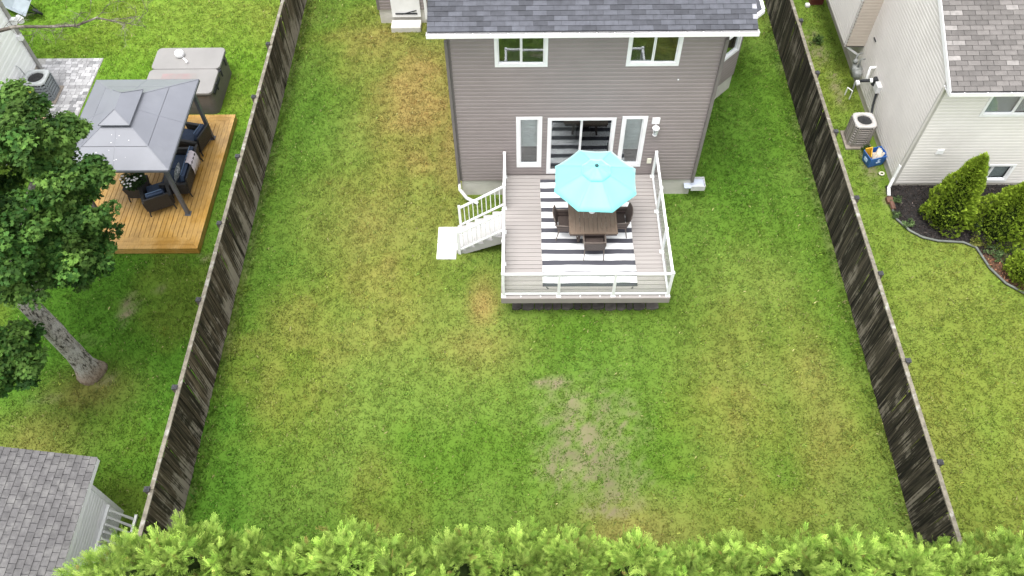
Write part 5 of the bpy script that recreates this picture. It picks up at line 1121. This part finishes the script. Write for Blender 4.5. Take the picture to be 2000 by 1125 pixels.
def evergreen(loc, h, prof, n, size, cols, seed, label, cat, group=None, name='cedar_shrub', up=.7, blades=7, thin=.12, lump=.22, tips=0, tspread=.16):
    r = np.random.default_rng(seed); root = thing(name, (*loc, 0), label, cat, group)
    m_ = tips or n
    t = r.random(m_)**.8 if not tips else np.where(r.random(m_) < .26, r.uniform(.03, .5, m_), r.uniform(.5, 1.0, m_)); a = r.uniform(0, 2*np.pi, m_); R_ = np.interp(t, *zip(*prof))
    R_ = R_*(1-lump+2*lump*vnoise(np.cos(a)*1.7+4+t*2, np.sin(a)*1.7+t*5, 1.3, seed))*np.where(r.random(m_) < .25, r.uniform(.55, .9, m_), 1)
    P = np.stack([loc[0]+R_*np.cos(a), loc[1]+R_*np.sin(a), t*h+r.normal(0, .03, m_)], 1)
    Dn = np.stack([np.cos(a)*(1-.3*up), np.sin(a)*(1-.3*up), np.full(m_, up)], 1)+r.normal(0, .22, (m_, 3)); tone = None
    if tips:
        per = n//tips; Pt = np.repeat(P, per, 0); Dt = np.repeat(Dn/np.linalg.norm(Dn, axis=1)[:, None]+r.normal(0, .25, (m_, 3)), per, 0); along = r.uniform(-.15, 1, tips*per)
        P = Pt+Dt*(along*tspread*1.5)[:, None]+r.normal(0, tspread*.42, (tips*per, 3))*(1.1-.7*along)[:, None]; Dn = Dt*.9+r.normal(0, .5, (tips*per, 3))
        tone = np.repeat(np.exp(r.normal(0, .26, tips)), per)*(.72+.4*np.clip(along, 0, 1))
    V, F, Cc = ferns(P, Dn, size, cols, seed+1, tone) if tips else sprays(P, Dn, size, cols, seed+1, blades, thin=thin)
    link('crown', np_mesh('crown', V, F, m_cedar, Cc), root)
    MB().tube([(*loc, -.05), (*loc, h*.8)], [.06, .015], 8).build('trunk', m_tw, root)
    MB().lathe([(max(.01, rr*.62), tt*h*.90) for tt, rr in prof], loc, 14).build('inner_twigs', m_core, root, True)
    return root
YG = [(.12, .195, .018), (.32, .43, .045)]
evergreen((12.30, 15.15), 2.65, [(0, .48), (.06, .60), (.2, .62), (.4, .52), (.6, .38), (.8, .24), (.93, .12), (1, .03)], 5200, .085, YG, 31, 'slim cone shaped evergreen nearest the beige house corner', 'evergreen', 'bed evergreens', 'cone_evergreen')
evergreen((13.75, 14.75), 2.0, [(0, .6), (.08, .78), (.25, .78), (.5, .6), (.75, .36), (.92, .16), (1, .04)], 5200, .085, YG, 32, 'broad cone shaped evergreen in the mulch bed by the frame edge', 'evergreen', 'bed evergreens', 'cone_evergreen')
evergreen((13.98, 13.1), .75, [(0, .35), (.2, .52), (.5, .55), (.8, .38), (1, .08)], 2200, .08, YG, 33, 'low round evergreen shrub at the near end of the mulch bed', 'shrub', None, 'round_shrub')
def low_plant(x_, y_, r_, h_, n, cols, seed, label):
    rr = np.random.default_rng(seed); c = np.stack([x_+rr.normal(0, r_*.5, n), y_+rr.normal(0, r_*.5, n), .05+rr.random(n)*h_], 1)
    o = link('leafy_plant', np_mesh('leafy_plant', *leaf_cloud(c, 14, (.07, .07, .05), .055, cols, False, seed=seed, up=.9)[:2], m_leafp, leaf_cloud(c, 14, (.07, .07, .05), .055, cols, False, seed=seed, up=.9)[2])); tag(o, label, 'plant', 'low plants in the mulch bed')
m_leafp = leaf_mat('low_plant_leaf', .3, .5); GG = [(.05, .085, .03), (.11, .16, .06)]
for x_, y_, r_, h_, n, lb_ in ((13.15, 14.95, .28, .22, 46, 'grey green leafy plant between the two cone evergreens'), (13.0, 14.25, .16, .1, 24, 'small yellow green plant at the bed edging bend'), (13.55, 13.85, .42, .14, 60, 'spreading grey green ground plant before the broad evergreen'),
                              (11.12, 15.85, .12, .2, 18, 'small leafy weed beside the rusty drain pipe'), (11.25, 14.95, .16, .12, 20, 'leafy weed clump at the left end of the bed edging'), (11.75, 15.45, .06, .05, 6, 'tiny seedling alone in the black mulch'), (14.2, 13.75, .35, .15, 40, 'ground plant between broad evergreen and round shrub'), (10.98, 15.3, .1, .1, 16, 'small weed growing over the bed edging')):
    low_plant(x_, y_, r_, h_, n, GG if 'yellow' not in lb_ else [(.12, .14, .03), (.2, .2, .05)], int(x_*100), lb_)
for k, (x_, y_, r_, h_, lb_) in enumerate(((10.78, 18.0, .14, .12, 'weed clump at the foot of the taupe air conditioner'), (10.35, 23.2, .16, .25, 'dark weeds along the beige house foundation'), (-9.0, 5.75, .15, .35, 'leafy weeds growing through the white slatted panel'))): low_plant(x_, y_, r_, h_, 40, [(.03, .06, .015), (.07, .12, .03)], 300+k, lb_)

# cedar hedge across the foreground
HG = [(.140, .265, .036), (.46, .61, .130)]
hx = -8.15; k = 0; ordn = ['first', 'second', 'third', 'fourth', 'fifth', 'sixth', 'seventh', 'eighth', 'ninth', 'tenth', 'eleventh', 'twelfth', 'thirteenth', 'fourteenth', 'fifteenth', 'sixteenth', 'seventeenth', 'eighteenth', 'nineteenth', 'twentieth', 'twenty first', 'twenty second']
hr = random.Random(5)
while hx < 10.6:
    h = 4.2+hr.uniform(-.35, .3); rr = hr.uniform(.72, .9)
    if k == 0: h = 2.9
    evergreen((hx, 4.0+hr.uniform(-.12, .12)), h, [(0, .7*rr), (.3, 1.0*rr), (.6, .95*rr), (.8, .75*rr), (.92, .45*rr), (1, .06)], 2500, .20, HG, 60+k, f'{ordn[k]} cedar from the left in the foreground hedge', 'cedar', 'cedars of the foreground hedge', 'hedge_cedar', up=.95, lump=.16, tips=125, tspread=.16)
    hx += hr.uniform(.88, 1.08); k += 1
